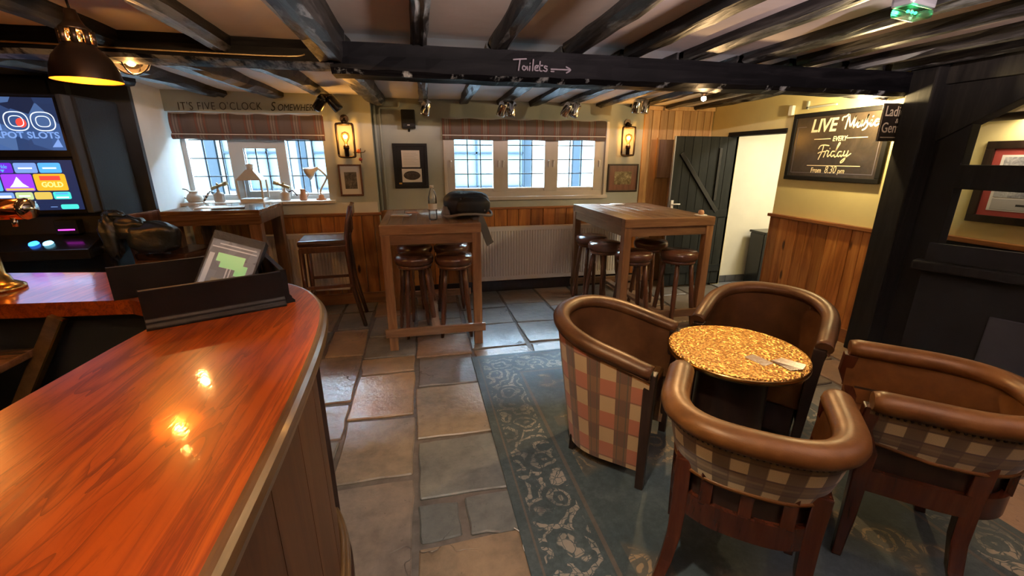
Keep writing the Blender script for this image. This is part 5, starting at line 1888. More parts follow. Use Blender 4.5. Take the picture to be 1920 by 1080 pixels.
orn = thing('rusty_hook', 'small orange and rust flower hook below the lantern by the lattice window', 'ornament', (-0.55, 4.775, 1.55))
G().tube(spline([(-.62, 4.765, 1.605), (-.57, 4.76, 1.60), (-.515, 4.76, 1.607), (-.505, 4.76, 1.625)]), .004, 6).tube([(-.548, 4.762, 1.645), (-.55, 4.762, 1.50)], .004, 6).make('stem', 'dark_bronze', orn)
G().lathe([(0, 0), (.022, .004), (.014, .012), (0, .016)], 7, Matrix.Translation((-.566, 4.756, 1.614)) @ Matrix.Rotation(pi / 2, 4, 'X')).make('flower', 'orange_paint', orn)
G().lathe([(0, 0), (.018, .004), (.012, .014), (0, .018)], 7, Matrix.Translation((-.556, 4.756, 1.535)) @ Matrix.Rotation(pi / 2, 4, 'X')).make('bud', 'red_mount', orn)


def picture(name, label, M_, w, h, fw, frame_mat, depth=0.02, cat='picture'):
    p = thing(name, label, cat, tuple(M_ @ Vector((w / 2, h / 2, 0))))
    for (a, b, c, d) in ((0, w, 0, fw), (0, w, h - fw, h), (0, fw, fw, h - fw), (w - fw, w, fw, h - fw)):
        G().box(a, b, c, d, 0.0, depth, M_).make('frame_side', frame_mat, p, bev=0.003)
    return p


M_ = frame((-0.785, 4.778, 1.172), (1, 0, 0), (0, 0, 1))
p = picture('framed_photo', 'black and white photograph in a reddish wooden frame below the wall lantern', M_, 0.225, 0.315, 0.017, 'frame_wood')
G().box(.017, .208, .017, .298, 0.002, 0.006, M_).make('mount', 'paper', p)
G().box(.052, .172, .072, .238, 0.006, 0.0075, M_).make('print', 'photo_bw', p)
M_ = frame((-0.243, 4.918, 1.232), (1, 0, 0), (0, 0, 1))
p = picture('framed_document', 'black framed document and dark oval picture beside the loudspeaker', M_, 0.36, 0.465, 0.03, 'black_matt')
G().box(.03, .33, .03, .435, 0.002, 0.008, M_).make('backing', 'black_matt', p)
G().box(.088, .278, .222, .395, 0.008, 0.010, M_).make('document', 'paper', p)
for k in range(8):
    G().box(.105, .262 - .02 * (k % 3), .25 + .016 * k, .253 + .016 * k, 0.010, 0.0104, M_).make('text_line', 'paper_grey', p)
G().box(.082, .290, .065, .205, 0.008, 0.010, M_).make('card', 'paper', p)
G().prism([(.186 + .088 * cos(a), .135 + .048 * sin(a)) for a in [2 * pi * i / 28 for i in range(28)]], 0.010, 0.0112, M_).make('oval_print', 'photo_oval', p)
G().box(.045, .075, .045, .060, 0.008, 0.010, M_).make('plaque', 'gilt', p)
M_ = frame((2.222, 4.918, 1.158), (1, 0, 0), (0, 0, 1))
p = picture('framed_engraving', 'sepia engraving in a wide dark brown frame below the pine-side lantern', M_, 0.39, 0.322, 0.018, 'dark_wood')
G().box(.018, .372, .018, .304, 0.003, 0.012, M_).make('mount', 'frame_wood', p)
G().box(.085, .305, .085, .235, 0.012, 0.0135, M_).make('print', 'photo_sepia', p)

lsp = thing('loudspeaker', 'small black loudspeaker high on the wall beside the roman blind', 'loudspeaker', (-0.058, 4.918, 1.93))
G().box(-.128, .012, 4.78, 4.90, 1.84, 2.02).make('cabinet', 'black_matt', lsp, bev=0.01)
G().box(-.118, .002, 4.772, 4.782, 1.85, 2.01).make('grille', 'black_matt', lsp, bev=0.008)
G().box(-.070, -.045, 4.769, 4.773, 1.866, 1.876).make('badge', 'paper_grey', lsp)
G().cyl((-.058, 4.88, 1.86), (-.058, 4.92, 1.82), .012).make('bracket', 'black_matt', lsp)

pc = thing('pipe_run', 'painted heating pipes running up the corner beside the loudspeaker', 'pipes', (-0.40, 4.91, 1.0))
G().tube([(-.395, 4.895, 1.0), (-.395, 4.895, 2.03), (-.395, 4.895, 2.08)], .014, 8).make('pipe', 'cream_wall', pc)
G().tube([(-.345, 4.90, 1.0), (-.345, 4.90, 2.03), (-.335, 4.90, 2.045), (-.16, 4.90, 2.045), (-.145, 4.90, 2.06), (-.145, 4.90, 2.10)], .012, 8).make('pipe', 'cream_wall', pc)


# ceiling spotlights
def spotlight(label, c, heads, mat, plate=(0.10, 0.05)):
    s = thing('spotlight', label, 'spotlight', c, group='ceiling spotlights')
    G().box(-plate[0] / 2, plate[0] / 2, -plate[1] / 2, plate[1] / 2, -.022, 0.0).make('mounting_plate', 'dark_bronze' if mat != 'chrome' else 'chrome', s, local=True, bev=0.004)
    for (dx, dirv) in heads:
        d = Vector(dirv).normalized()
        p0 = Vector((dx, -.01, -.065))
        G().cyl((dx, 0, -.02), p0, .008).make('stem', 'dark_bronze', s, local=True)
        a, b = p0 - d * .058, p0 + d * .080
        G().tube([a, a + d * .012, a + d * .03, b - d * .012, b], [.026, .040, .045, .045, .043], 18).make('lamp_can', mat, s, local=True)
        G().tube([b - d * .002, b + d * .0015], [.036, .036], 16).make('lens', 'black_gloss', s, local=True)
    return s


spotlight('dark twin spotlight in front of the painted lettering', (-0.755, 4.42, 2.095), [(-.05, (-.5, .45, -.55)), (.05, (.55, .1, -.75))], 'black_gloss')
spotlight('single chrome spotlight between the loudspeaker and the plaid blind', (0.10, 4.48, 2.085), [(.02, (-.25, .1, -1))], 'chrome')
spotlight('twin chrome spotlight above the middle of the brown plaid blind', (0.91, 4.48, 2.09), [(-.045, (-.25, .35, -.9)), (.045, (-.15, 0, -1))], 'chrome')
spotlight('twin chrome spotlight above the lantern end of the brown plaid blind', (1.58, 4.48, 2.095), [(-.045, (-.4, .3, -.9)), (.045, (-.35, 0, -.9))], 'chrome')
spotlight('twin chrome spotlight over the pine-side wall lantern', (2.36, 4.50, 2.148), [(-.05, (-.12, .2, -1)), (.05, (-.1, 0, -1))], 'chrome')
sd = thing('smoke_detector', 'small round smoke detector on the ceiling behind the main beam', 'smoke detector', (0.20, 3.25, 2.19))
G().lathe([(0, -.05), (.035, -.05), (.05, -.035), (.055, -.01), (.055, 0.03)], 20).make('body', 'paper_grey', sd, local=True)
G().ball((.02, -.02, -.05), .006, n=8, m=6).make('indicator', 'chrome', sd, local=True)

# chalk writing on the main beam
hw_ = [
    [(0.00, .062), (.03, .066), (.066, .070)], [(.034, .066), (.030, .035), (.026, .004)],
    [(.066, .022), (.052, .030), (.046, .016), (.056, .006), (.068, .020), (.072, .028), (.074, .008)],
    [(.086, .030), (.084, .006)], [(.086, .044), (.087, .047)], [(.104, .068), (.100, .006)],
    [(.112, .022), (.126, .024), (.126, .036), (.114, .030), (.114, .010), (.130, .008)],
    [(.140, .060), (.138, .012), (.150, .006)], [(.132, .036), (.154, .038)],
    [(.178, .034), (.166, .036), (.164, .026), (.178, .018), (.172, .006), (.158, .010)],
    [(.20, .020), (.30, .022)], [(.20, .008), (.215, .008)], [(.282, .038), (.306, .022), (.284, .004)]]
hb = thing('chalk_writing', 'faint chalk handwriting reading Toilets with an arrow on the main beam', 'writing', (0.72, 2.65, 2.03))
strokes('handwriting', [[(x * 1.12, y * 0.92) for x, y in l] for l in hw_], 0.0075, 'chalk_grey', hb, frame((0.575, 2.640, 2.028), (1, 0, -0.012), (0, 0, 1)))
cb = tag(G().tube(spline([(-5.2, 2.635, 2.07), (-3.4, 2.636, 2.066), (-1.80, 2.636, 2.060), (-1.2, 2.637, 2.052), (-0.62, 2.638, 2.050), (-0.53, 2.66, 2.075)], 6), .0045, 6).make('cable', 'aged_brass'),
         'thin pale cable stapled along the beam above the bar', 'cable')

# ------------------------------------------------------------------ live music chalkboard
MBd = frame((3.578, 3.712, 1.350), (0, -1, 0), (0, 0, 1))
bw, bh = 0.925, 0.594
cbd = thing('chalkboard', 'large chalkboard lettered LIVE Music EVERY Friday From 8.30pm', 'chalkboard', (3.578, 3.25, 1.35))
for (a, b, c, d) in ((0, bw, 0, .038), (0, bw, bh - .038, bh), (0, .038, .038, bh - .038), (bw - .038, bw, .038, bh - .038)):
    G().box(a, b, c, d, 0, .026, MBd).make('frame_side', 'black_panel', cbd, bev=0.004)
G().box(.038, bw - .038, .038, bh - .038, 0, .014, MBd).make('slate', 'chalkboard', cbd)
Mt = MBd @ Matrix.Translation((0, 0, .0150))


def at(x, y):
    return Mt @ Matrix.Translation((x, y, 0))


lettering('lettering', 'LIVE', 0.155, 'chalk', cbd, at(.205, .425), shear=0.12, off=0.0035, sx=0.88)
mus = [[(-.055, .075), (-.052, .098), (-.025, .103), (.000, .122)], [(.000, .122), (-.006, .060), (-.012, .004)], [(.000, .118), (.022, .040), (.030, .012)], [(.030, .012), (.052, .070), (.062, .095)],
       [(.062, .095), (.058, .040), (.062, .010)], [(.062, .012), (.085, .040), (.098, .058)], [(.098, .058), (.092, .022), (.102, .010), (.118, .024), (.128, .058)], [(.128, .056), (.126, .022), (.138, .012)],
       [(.138, .012), (.158, .048), (.172, .098)], [(.172, .098), (.166, .060), (.180, .026), (.170, -.002), (.146, -.014)], [(.180, .026), (.198, .034), (.208, .056)], [(.206, .056), (.204, .022), (.216, .014), (.232, .034)],
       [(.212, .082), (.2135, .085)], [(.264, .058), (.246, .056), (.236, .030), (.250, .012), (.272, .024)]]
strokes('script', [[(x * 0.97, y) for x, y in l] for l in mus], 0.0125, 'chalk', cbd, at(.555, .432))
lettering('lettering', 'EVERY', 0.058, 'chalk', cbd, at(.445, .340), shear=0.12, off=0.001, sx=0.8)
for (a, b, y) in ((.26, .425, .358), (.575, .755, .358), (.235, .745, .130)):
    G().box(a, b, y, y + .006, 0, .001, Mt).make('chalk_line', 'chalk', cbd)
fri = [[(.000, .120), (.015, .150), (.055, .158), (.105, .150)], [(.050, .154), (.044, .090), (.022, .020), (.018, .005)], [(.004, .072), (.030, .084), (.075, .090)],
       [(.070, .030), (.078, .060), (.084, .088), (.092, .098), (.108, .094)], [(.116, .092), (.108, .050), (.116, .034), (.132, .052)], [(.122, .118), (.1225, .121)],
       [(.176, .088), (.152, .088), (.142, .056), (.156, .034), (.178, .058)], [(.178, .058), (.196, .120), (.216, .168), (.206, .176), (.194, .130), (.180, .060), (.188, .030), (.208, .042)],
       [(.246, .086), (.222, .084), (.212, .054), (.226, .034), (.246, .060), (.250, .086)], [(.250, .084), (.246, .046), (.254, .034), (.272, .056)], [(.276, .090), (.272, .054), (.282, .040), (.304, .062)],
       [(.310, .092), (.302, .040), (.284, -.012), (.262, -.030), (.260, -.014), (.292, .020), (.340, .064)]]
strokes('script', [[(x * 0.93, y * 0.80) for x, y in l] for l in fri], 0.0095, 'chalk', cbd, at(.325, .183))
lettering('lettering', 'From', 0.062, 'chalk', cbd, at(.285, .072), off=0.0012, sx=0.80)
lettering('lettering', '8.30', 0.090, 'chalk', cbd, at(.425, .070), shear=0.15, off=-0.0005, sx=0.72)
lettering('lettering', 'pm', 0.060, 'chalk', cbd, at(.552, .072), shear=0.15, sx=0.85)
g_ = G()
for (a, b, c, d) in ((.062, .068, .070, .475), (.062, .860, .066, .071), (.855, .860, .070, .475), (.062, .155, .470, .475), (.775, .860, .470, .475)):
    g_.box(a, b, c, d, 0, .0008, Mt)
g_.make('chalk_border', 'chalk_grey', cbd)
sg = thing('projecting_sign', 'small black sign lettered Ladies and Gents half hidden behind the oak post', 'sign', (3.44, 2.72, 1.67))
Ms = frame((3.350, 2.705, 1.668), (1, 0, 0.0), (0, 0, 1))
G().box(0, .222, 0, .262, -.014, 0, Ms).make('board', 'chalkboard', sg, bev=0.003)
Ms2 = Ms @ Matrix.Translation((0, 0, .0005))
lettering('lettering', 'Ladies', 0.100, 'chalk', sg, Ms2 @ Matrix.Translation((.015, .175, 0)), sx=0.82, off=0.0005)
lettering('lettering', '&', 0.045, 'chalk', sg, Ms2 @ Matrix.Translation((.125, .128, 0)))
lettering('lettering', 'Gents', 0.100, 'chalk', sg, Ms2 @ Matrix.Translation((.012, .062, 0)), sx=0.82, off=0.0005)
G().box(.02, .20, .025, .031, 0, .0006, Ms2).make('chalk_line', 'chalk', sg)

# picture in the nook, with its picture light
Mn = frame((4.298, 2.60, 1.070), (0, -1, 0.006), (0, 0, 1))
p = picture('team_picture', 'team photograph with a red mount in a dark frame in the nook', Mn, 0.80, 0.60, 0.055, 'dark_wood', 0.03)
G().box(.055, .745, .055, .545, 0.004, 0.012, Mn).make('red_mount', 'red_mount', p)
G().box(.105, .695, .095, .500, 0.012, 0.014, Mn).make('white_mount', 'paper', p)
G().box(.125, .675, .195, .485, 0.014, 0.0155, Mn).make('print', 'photo_players', p)
G().box(.125, .675, .105, .185, 0.014, 0.0155, Mn).make('caption_strip', 'paper_grey', p)
G().box(.27, .50, .135, .150, 0.0155, 0.016, Mn).make('caption', 'ink', p)
G().box(.30, .34, .508, .540, 0.012, 0.016, Mn).make('crest', 'gilt', p)
pl = thing('picture_light', 'dark tubular picture light above the team photograph', 'picture light', (4.28, 2.25, 1.86))
G().tube([(4.19, 2.62, 1.835), (4.19, 1.95, 1.840)], .028, 14).make('tube_shade', 'dark_bronze', pl)
G().tube(spline([(4.19, 2.28, 1.86), (4.20, 2.28, 1.92), (4.26, 2.28, 1.95), (4.30, 2.28, 1.92)]), .010, 8).make('arm', 'dark_bronze', pl)
lamp('picture_light_glow', 'AREA', (4.17, 2.30, 1.80), 3.0, SOFT, 0.30, aim=(4.33, 2.30, 1.2))
"""nook daylight-coloured tube is out of view"""

# ------------------------------------------------------------------ lamps
pd = thing('pendant_lamp', 'copper-lined black pendant lamp hanging over the bar', 'pendant lamp', (-1.185, 2.05, 1.825))
R = 0.104
G().lathe([(R, 0), (R * .985, .012), (R * .93, .045), (R * .80, .078), (R * .60, .105), (R * .46, .118), (R * .43, .125)], 40, cap=False).make('shade', 'dark_bronze', pd, local=True)
G().lathe([(0, .166), (R * .44, .166), (R * .44, .174), (R * .30, .188), (R * .22, .205), (R * .16, .235), (0, .24)], 32).make('vent_cap', 'dark_bronze', pd, local=True)
for a in range(8):
    w_ = 2 * pi * (a + .5) / 8
    G().cyl((R * .43 * cos(w_), R * .43 * sin(w_), .122), (R * .43 * cos(w_), R * .43 * sin(w_), .168), .009, n=8).make('vent_bar', 'dark_bronze', pd, local=True)
plain('copper_lining', (0.80, 0.30, 0.07), 0.4, 0.6)
G().lathe([(R * .99, .001), (R * .91, .044), (R * .78, .075), (R * .58, .100), (R * .42, .112)], 40, cap=False).make('lining', 'copper_lining', pd, local=True)
for a in range(8):
    w_ = 2 * pi * a / 8
    for zz in (.137, .155):
        G().ball((R * .44 * cos(w_), R * .44 * sin(w_), zz), .0045, n=8, m=6).make('vent_stud', 'brass', pd, local=True)
G().ball((0, 0, .062), .022, n=14, m=10).make('bulb', 'bulb', pd, local=True)
G().tube([(0, 0, .235), (-.002, -.002, .27), (-.005, -.004, .31)], .004, 6).make('cord', 'black_matt', pd, local=True)
lamp('pendant_glow', 'POINT', (-1.185, 2.05, 1.845), 3.0, (1.0, 0.38, 0.05), 0.015)
lamp('pendant_vent_glow', 'POINT', (-1.185, 2.05, 1.970), 5.0, AMBER, 0.012)

ck = thing('bulkhead_light', 'caged amber bulkhead light under the beam above the bar', 'ceiling light', (-1.44, 2.86, 2.06))
G().lathe([(.098, .0), (.098, .02), (.085, .035), (0, .035)], 24).make('base', 'dark_bronze', ck, local=True)
G().lathe([(.085, 0), (.082, -.03), (.070, -.058), (.04, -.075), (0, -.08)], 24, cap=False).make('glass_dome', 'frosted_amber', ck, local=True)
for a in (0, pi / 2):
    G().tube([(.092 * cos(t_) * cos(a), .092 * cos(t_) * sin(a), -.088 * sin(t_)) for t_ in [pi * i / 14 for i in range(15)]], .004, 6).make('cage_wire', 'dark_bronze', ck, local=True)
G().ball((0, 0, -.025), .024, n=12, m=8).make('bulb', 'bulb', ck, local=True)
lamp('bulkhead_glow', 'POINT', (-1.44, 2.86, 1.995), 4.0, WARM, 0.01)

b1 = thing('beam_spot', 'small bare bright bulb hanging under the main beam', 'spotlight', (1.93, 2.80, 1.975))
G().lathe([(.028, 0), (.030, -.006), (.018, -.012), (.016, -.03)], 16).make('holder', 'dark_bronze', b1, local=True)
G().ball((0, 0, -.04), .017, n=12, m=8).make('bulb', 'bulb_white', b1, local=True)
lamp('beam_spot_glow', 'POINT', (1.93, 2.80, 1.895), 6.5, WARM, 0.015)
lamp('beam_spot_beam', 'SPOT', (1.93, 2.79, 1.895), 60.0, WARM, 0.02, aim=(1.35, 1.35, 0.3), spot=85, blend=0.6)
b2 = thing('board_spot', 'bright spotlight under the beam grazing the chalkboard', 'spotlight', (3.43, 2.80, 1.972))
G().lathe([(.032, 0), (.034, -.006), (.024, -.014)], 16).make('holder', 'dark_bronze', b2, local=True)
G().ball((0, 0, -.018), .020, n=12, m=8).make('bulb', 'bulb_white', b2, local=True)
lamp('board_spot_glow', 'POINT', (3.36, 2.86, 1.925), 38.0, (1.0, 0.74, 0.36), 0.02)

ex = thing('exit_light', 'emergency exit light glowing green between the joists', 'exit light', (2.03, 1.62, 2.185))
Me = Matrix.Translation((2.03, 1.62, 2.135)) @ Matrix.Rotation(0.2, 4, 'Z')
G().box(-.085, .085, -.04, .04, .0, .05, Me).make('body', 'grey_metal', ex, bev=0.012)
thin_glass('green_diffuser', (0.55, 0.80, 0.62), 0.3, 0.2)
G().box(-.083, .083, -.038, .038, -.035, .0, Me).make('diffuser', 'green_diffuser', ex, bev=0.014)
for x in (-.03, .0, .025):
    G().ball(Me @ Vector((x, 0, -.012)), .006, n=8, m=6).make('led', 'led_green', ex)
lamp('exit_glow', 'POINT', (2.03, 1.62, 2.115), 0.2, (0.1, 1.0, 0.4), 0.02)

sn = tag(G().box(3.545, 3.578, 3.74, 3.79, 1.94, 2.03).make('motion_sensor', 'wall_cover', bev=0.008), 'small white motion sensor in the corner above the chalkboard', 'sensor')
tk = thing('cable_trunking', 'thin white trunking along the top of the chalkboard wall', 'trunking', (3.57, 3.4, 2.0))
G().box(3.56, 3.578, 3.30, 3.60, 1.985, 2.0).box(3.56, 3.578, 3.585, 3.60, 1.98, 2.05).make('strip', 'cream_wall', tk)
nb = thing('notice_board', 'grey-brown notice panel fixed to the pine boarding beside the door', 'notice board', (2.95, 4.93, 1.5))
G().box(2.865, 3.05, 4.915, 4.936, 1.315, 1.76).make('panel', 'pine_grey', nb, bev=0.003)
G().box(2.84, 2.865, 4.912, 4.936, 1.30, 1.78).make('frame_side', 'pine', nb)
cbk = thing('corridor_bin', 'tall black bin standing in the pale corridor', 'bin', (4.22, 4.45, 0))
G().box(4.06, 4.36, 4.36, 4.60, 0, 0.66).make('body', 'black_gloss', cbk, bev=0.015)
G().box(4.05, 4.37, 4.35, 4.61, 0.66, 0.69).make('lid', 'black_gloss', cbk, bev=0.008)
lamp('corridor_light', 'AREA', (4.35, 3.6, 2.07), 22.0, (1.0, 0.93, 0.80), 0.4, aim=(4.35, 3.6, 0))
ccl = thing('corridor_lamp', 'square white ceiling lamp in the corridor beyond the door', 'ceiling light', (4.35, 3.6, 2.10))
G().box(4.13, 4.57, 3.38, 3.82, 2.082, 2.10).make('body', 'wall_cover', ccl, bev=0.004)
swt = thing('switch_plate', 'white switch plate on the charcoal wall beside the slot machine', 'switch', (-2.86, 4.30, 1.78))
G().box(-2.90, -2.81, 4.288, 4.30, 1.73, 1.83).make('plate', 'wall_cover', swt, bev=0.004)
G().box(-2.87, -2.84, 4.284, 4.289, 1.76, 1.80).make('rocker', 'wall_cover', swt)

# ------------------------------------------------------------------ slot machine
sm = thing('slot_machine', 'tall black slot machine with a bright games screen behind the beer font', 'slot machine', (-2.70, 3.85, 0))
F_ = 3.70
G().box(-3.02, -2.33, F_ + .05, 4.22, 0, 1.97).make('cabinet', 'black_matt', sm, bev=0.02)
G().box(-3.02, -2.33, F_ - .02, F_ + .06, 0.0, 0.93).make('lower_front', 'black_gloss', sm, bev=0.02)
for (xa, xb) in ((-3.03, -3.005), (-2.385, -2.345)):
    G().box(xa, xb, F_ - .03, F_ + .06, 1.17, 1.96).make('side_trim', 'charcoal_wall', sm, bev=0.01)
G().box(-3.0, -2.38, F_ - .012, F_ + .06, 1.55, 1.955).make('top_screen_bezel', 'black_gloss', sm, bev=0.01)
G().box(-2.985, -2.412, F_ - .016, F_ - .010, 1.60, 1.935).make('top_screen', 'screen_facets', sm)
G().box(-3.0, -2.38, F_ - .012, F_ + .06, 1.165, 1.55).make('game_screen_bezel', 'black_gloss', sm, bev=0.01)
G().box(-2.985, -2.405, F_ - .016, F_ - .010, 1.195, 1.535).make('game_screen', 'game_bar', sm)
Mf = frame((-3.0, F_ - .0165, 1.165), (1, 0, 0), (0, 0, 1))


def rrect(x0, x1, y0, y1, r):
    P = []
    for (cx, cy, a0) in ((x1 - r, y0 + r, -90), (x1 - r, y1 - r, 0), (x0 + r, y1 - r, 90), (x0 + r, y0 + r, 180)):
        P += [(cx + r * cos(radians(a0 + q)), cy + r * sin(radians(a0 + q))) for q in (0, 30, 60, 90)]
    return P


tiles = [(.020, .125, .285, .350, 'game_purple'), (.13, .245, .285, .352, 'game_purple'), (.255, .385, .285, .352, 'game_steel'), (.395, .525, .285, .352, 'game_sky'),
         (.02, .155, .165, .275, 'game_sky'), (.165, .340, .165, .278, 'game_violet'), (.350, .535, .165, .278, 'game_gold'),
         (.02, .10, .105, .155, 'game_amber'), (.105, .205, .105, .155, 'game_steel'), (.215, .315, .105, .155, 'game_green'), (.325, .425, .105, .155, 'game_amber'), (.435, .538, .105, .155, 'game_teal'),
         (.46, .565, .035, .068, 'game_teal'), (.02, .45, .035, .068, 'game_steel')]
for k, (a, b, c, d, mt) in enumerate(tiles):
    G().prism(rrect(a, b, c, d, .010), 0, .0015 + .0001 * k, Mf).make('game_tile', mt if k != 13 else 'game_bar', sm)
Mg = Mf @ Matrix.Translation((0, 0, .004))
lettering('lettering', 'GOLD', .048, 'game_yellow', sm, Mg @ Matrix.Translation((.385, .19, 0)), off=.001, sx=.95)
G().box(.385, .505, .235, .265, 0, .001, Mg).make('game_art', 'game_red', sm)
G().prism([(.20, .19), (.31, .19), (.28, .215), (.255, .26), (.225, .215)], 0, .001, Mg).make('game_art', 'game_white', sm)
G().box(.175, .335, .168, .183, 0, .001, Mg).make('game_art', 'game_amber', sm)
lettering('lettering', 'Sparkle', .036, 'game_sky', sm, Mg @ Matrix.Translation((.133, .316, 0)), shear=.2, sx=.80)
G().prism([(.175, .308), (.20, .308), (.1875, .290)], 0, .001, Mg).make('game_art', 'game_sky', sm)
for (a, b, c, d, mt) in ((.28, .36, .312, .322, 'game_white'), (.42, .50, .312, .322, 'game_white'), (.235, .30, .125, .135, 'game_white'), (.45, .525, .138, .150, 'game_sky'), (.45, .525, .112, .122, 'game_white'),
                         (.12, .19, .12, .135, 'game_white'), (.04, .12, .19, .23, 'game_white'), (.24, .32, .085, .093, 'game_white'), (.40, .44, .05, .054, 'game_steel')):
    G().box(a, b, c, d, 0, .0008, Mg).make('game_art', mt, sm)
Mtop = frame((-2.985, F_ - .0175, 1.60), (1, 0, 0), (0, 0, 1))


def ring(cx, cy, rx, ry, w, n=32):
    q = G()
    A_ = []
    for i in range(n + 1):
        a = 2 * pi * i / n
        f = lambda s_: math.copysign(abs(s_) ** .75, s_)
        A_.append([Mtop @ Vector((cx + (rx - w) * f(cos(a)), cy + (ry - w) * f(sin(a)), .001)), Mtop @ Vector((cx + rx * f(cos(a)), cy + ry * f(sin(a)), .001))])
    return q.grid(A_, smooth=False)


for cx in (.338, .488):
    ring(cx, .185, .070, .062, .006).make('neon_outline', 'game_white', sm)
    ring(cx, .185, .042, .036, .005).make('neon_outline', 'game_white', sm)
G().box(.215, .245, .125, .245, 0.0005, .0015, Mtop).make('neon_outline', 'game_steel', sm)
G().ball(Mtop @ Vector((.362, .175, .0)), .030, (1, .03, 1), n=14, m=8).make('game_art', 'game_red', sm)
lettering('lettering', 'JACKPOT SLOTS', .058, 'game_steel', sm, Mtop @ Matrix.Translation((.560, .078, .0012)), align='RIGHT', off=.0012, sx=1.12)
G().prism([(.50, .02), (.56, .02), (.545, .075)], 0, .001, Mtop).make('game_art', 'game_steel', sm)
G().box(.15, .25, .268, .273, 0, .001, Mtop).make('game_art', 'game_white', sm)
# sloping button deck
g_ = G()
g_.add([(-3.0, F_ - .16, .86), (-2.36, F_ - .16, .86), (-2.36, F_ - .16, .93), (-3.0, F_ - .16, .93), (-3.0, F_ + .05, .88), (-2.36, F_ + .05, .88), (-2.36, F_ + .05, 1.02), (-3.0, F_ + .05, 1.02)],
       [(0, 1, 2, 3), (4, 7, 6, 5), (0, 4, 5, 1), (3, 2, 6, 7), (0, 3, 7, 4), (1, 5, 6, 2)])
g_.make('button_deck', 'black_gloss', sm, bev=.008)
for (x, mt) in ((-2.72, 'led_blue'), (-2.635, 'led_cyan')):
    G().lathe([(.0, 0), (.030, 0), (.026, .010), (0, .012)], 18, Matrix.Translation((x, F_ - .09, .968)) @ Matrix.Rotation(radians(22), 4, 'X')).make('button', mt, sm)
G().box(-2.60, -2.50, F_ - .022, F_ - .012, 1.048, 1.056).make('coin_light', 'led_magenta', sm)
G().box(-2.62, -2.48, F_ - .018, F_ + .05, 1.02, 1.12).make('note_slot', 'black_panel', sm, bev=.005)
lamp('slot_glow', 'AREA', (-2.69, F_ - .03, 1.55), 0.7, (0.55, 0.6, 1.0), 0.5, aim=(-2.69, 1.0, 1.2))
for q_ in sm.children:
    pass
sm.location.x += 0.045
WM[sm.name] = Matrix.Translation(sm.location)

# ------------------------------------------------------------------ unseen lamps: bar pendants, and fill lights added to brighten the room
def fill_spot(label, x, y, watts, aim, spot=95):  # unseen spot, added to brighten the floor
    s = thing('fill_spot', label, 'spotlight', (x, y, 2.205))
    G().lathe([(.05, 0), (.05, -.012), (.036, -.016), (.036, -.10), (.030, -.10), (.030, -.02)], 18, cap=False).make('fill_spot_can', 'dark_bronze', s, local=True)
    G().ball((0, 0, -.075), .024, n=12, m=8).make('bulb', 'bulb', s, local=True)  # bulb of the added unseen spot
    lamp('fill_spot_glow', 'SPOT', (x, y, 2.09), watts, (1.0, 0.88, 0.68), 0.03, aim=aim, spot=spot, blend=0.7)


fill_spot('unseen ceiling spotlight added to light the stone aisle', 0.22, 0.75, 60, (0.34, 1.80, 0.0), 76)
for i, x in enumerate((-2.15, -3.05)):
    lab = ['copper pendant further along the bar', 'copper pendant at the far end of the bar'][i]
    q = copy_tree(pd, (x, 2.05 + .14 * (i + 1), 1.825), 0, lab)
    lamp('pendant_glow', 'POINT', (x, 2.05 + .14 * (i + 1), 1.845), 10.0, AMBER, 0.015)
q = copy_tree(pd, (-0.55, 0.15, 1.862 + .12), 0, 'copper pendant over the near end of the bar')
lamp('pendant_glow', 'POINT', (-0.55, 0.15, 2.0), 7.0, AMBER, 0.015)


def rear_fill_bulb(label, x, y, z, watts, col=WARM):  # unseen bulb added behind the camera as warm fill
    s = thing('rear_fill_light', label, 'wall light', (x, y, z), group='unseen fill lights added behind the photographer')
    G().cyl((0, -.06, -.04), (0, 0, -.04), .03).lathe([(.02, -.05), (.022, -.01), (.03, 0), (.03, .012), (0, .012)], 16).make('bracket', 'dark_bronze', s, local=True)
    G().ball((0, 0, .045), .032, n=12, m=8).make('bulb', 'bulb', s, local=True)
    lamp('rear_fill_glow', 'POINT', (x, y, z + .05), watts, col, 0.06)


rear_fill_bulb('unseen bare bulb added as fill behind the bar end', -1.2, -2.3, 1.75, 16)


def fill_uplight(label, x, y, z, watts, col):  # unseen uplighters, added so the ceiling gets brighter
    s = thing('fill_uplighter', label, 'ceiling light', (x, y, z), group='unseen bowl uplighters added to brighten the ceiling')
    G().lathe([(0, 0), (.06, .004), (.12, .03), (.155, .075), (.160, .09), (.150, .09), (.110, .04), (.05, .014), (0, .010)], 28).make('fill_uplight_bowl', 'dark_bronze', s, local=True)
    for a in range(3):
        w_ = 2 * pi * a / 3
        G().tube([(.15 * cos(w_), .15 * sin(w_), .085), (.02 * cos(w_), .02 * sin(w_), 2.205 - z)], .003, 6).make('fill_uplight_chain', 'dark_bronze', s, local=True)
    G().ball((0, 0, .04), .025, n=12, m=8).make('bulb', 'bulb', s, local=True)
    lamp('fill_uplight_glow', 'POINT', (x, y, z + .095), watts, col, 0.02)


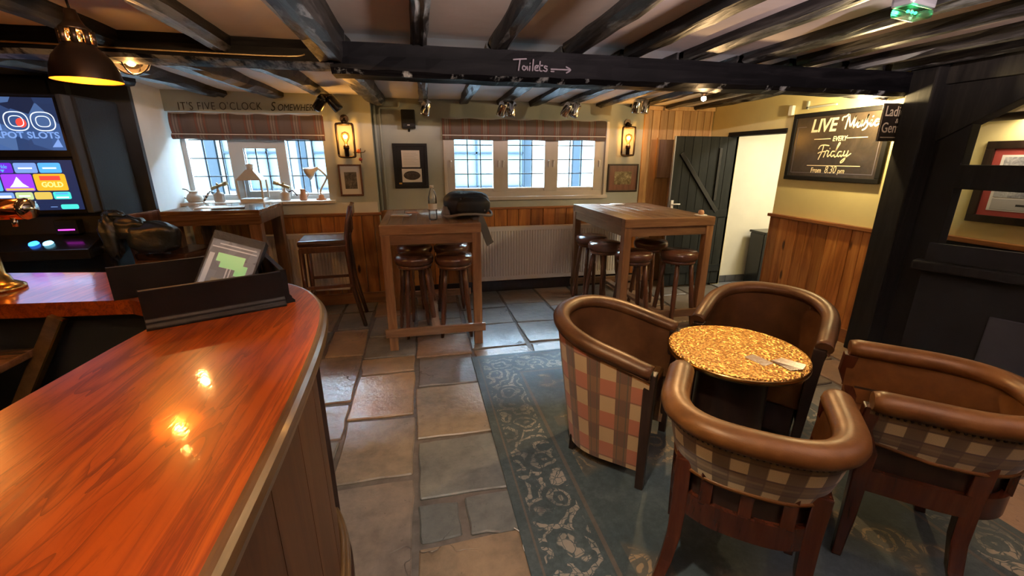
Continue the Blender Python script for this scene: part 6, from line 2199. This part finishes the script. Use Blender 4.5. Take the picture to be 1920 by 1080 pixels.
fill_uplight('unseen bowl uplighter added above the near end of the bar', -0.66, 0.62, 1.95, 140, (1.0, 0.58, 0.28))
fill_uplight('unseen bowl uplighter added above the aisle', 0.28, 0.45, 1.98, 145, (1.0, 0.80, 0.71))
fill_uplight('unseen bowl uplighter added above the armchairs', 1.55, 0.35, 1.98, 250, (1.0, 0.76, 0.76))
fill_uplight('unseen bowl uplighter added beside the fireplace', 2.85, 0.2, 1.98, 80, (1.0, 0.76, 0.78))

tag(G().tube(spline([(0.318, 1.44, .006), (0.345, 1.40, .006), (0.335, 1.33, .006), (0.352, 1.27, .006), (0.338, 1.235, .006)]), .0022, 6).make('loose_thread', 'paper'), 'loose white thread lying along the edge of the rug', 'thread')


# ------------------------------------------------------------------ pieces that sit on a part become its sub-parts
SUB = {
    'chalkboard': {'slate': ('lettering', 'script', 'chalk_line', 'chalk_border')},
    'projecting_sign': {'board': ('lettering', 'chalk_line')},
    'till_screen': {'screen': ('key',)},
    'slot_machine': {'game_screen': ('game_tile',), 'top_screen': ('neon_outline',), 'button_deck': ('button',), 'note_slot': ('coin_light',)},
    'framed_photo': {'mount': ('print',)}, 'framed_engraving': {'mount': ('print',)},
    'framed_document': {'document': ('text_line',), 'card': ('oval_print',)},
    'team_picture': {'white_mount': ('print',), 'red_mount': ('crest',), 'caption_strip': ('caption',)},
    'loudspeaker': {'grille': ('badge',)}, 'window_1': {'window_frame': ('catch',)}, 'roman_blind': {'lower_fold': ('hem_bar',)},
    'wall_lantern': {'bulb_globe': ('filament',)}, 'pendant_lamp': {'vent_cap': ('vent_stud',), 'shade': ('lining',)},
    'backpack': {'front_pocket': ('zip_pull',)}, 'phone': {'body': ('display',)}, 'club_chair': {'outer_panel': ('nail_heads', 'lower_piping')},
    'tub_chair': {'rim': ('piping',)}, 'bar_counter': {'counter_stay': ('stay_edging',)}, 'switch_plate': {'plate': ('rocker',)},
    'exit_light': {'diffuser': ('led',)}, 'water_bottle': {'bottle_body': ('wrapper',)}, 'house_facade': {}}
_b = lambda o: o.name.split('.')[0]
for _o in [q for q in bpy.data.objects if q.parent is None]:
    for _part, _kids in SUB.get(_b(_o), {}).items():
        _p = [c for c in _o.children if _b(c) == _part]
        if _p:
            for c in [c for c in _o.children if _b(c) in _kids]:
                c.parent = _p[0]
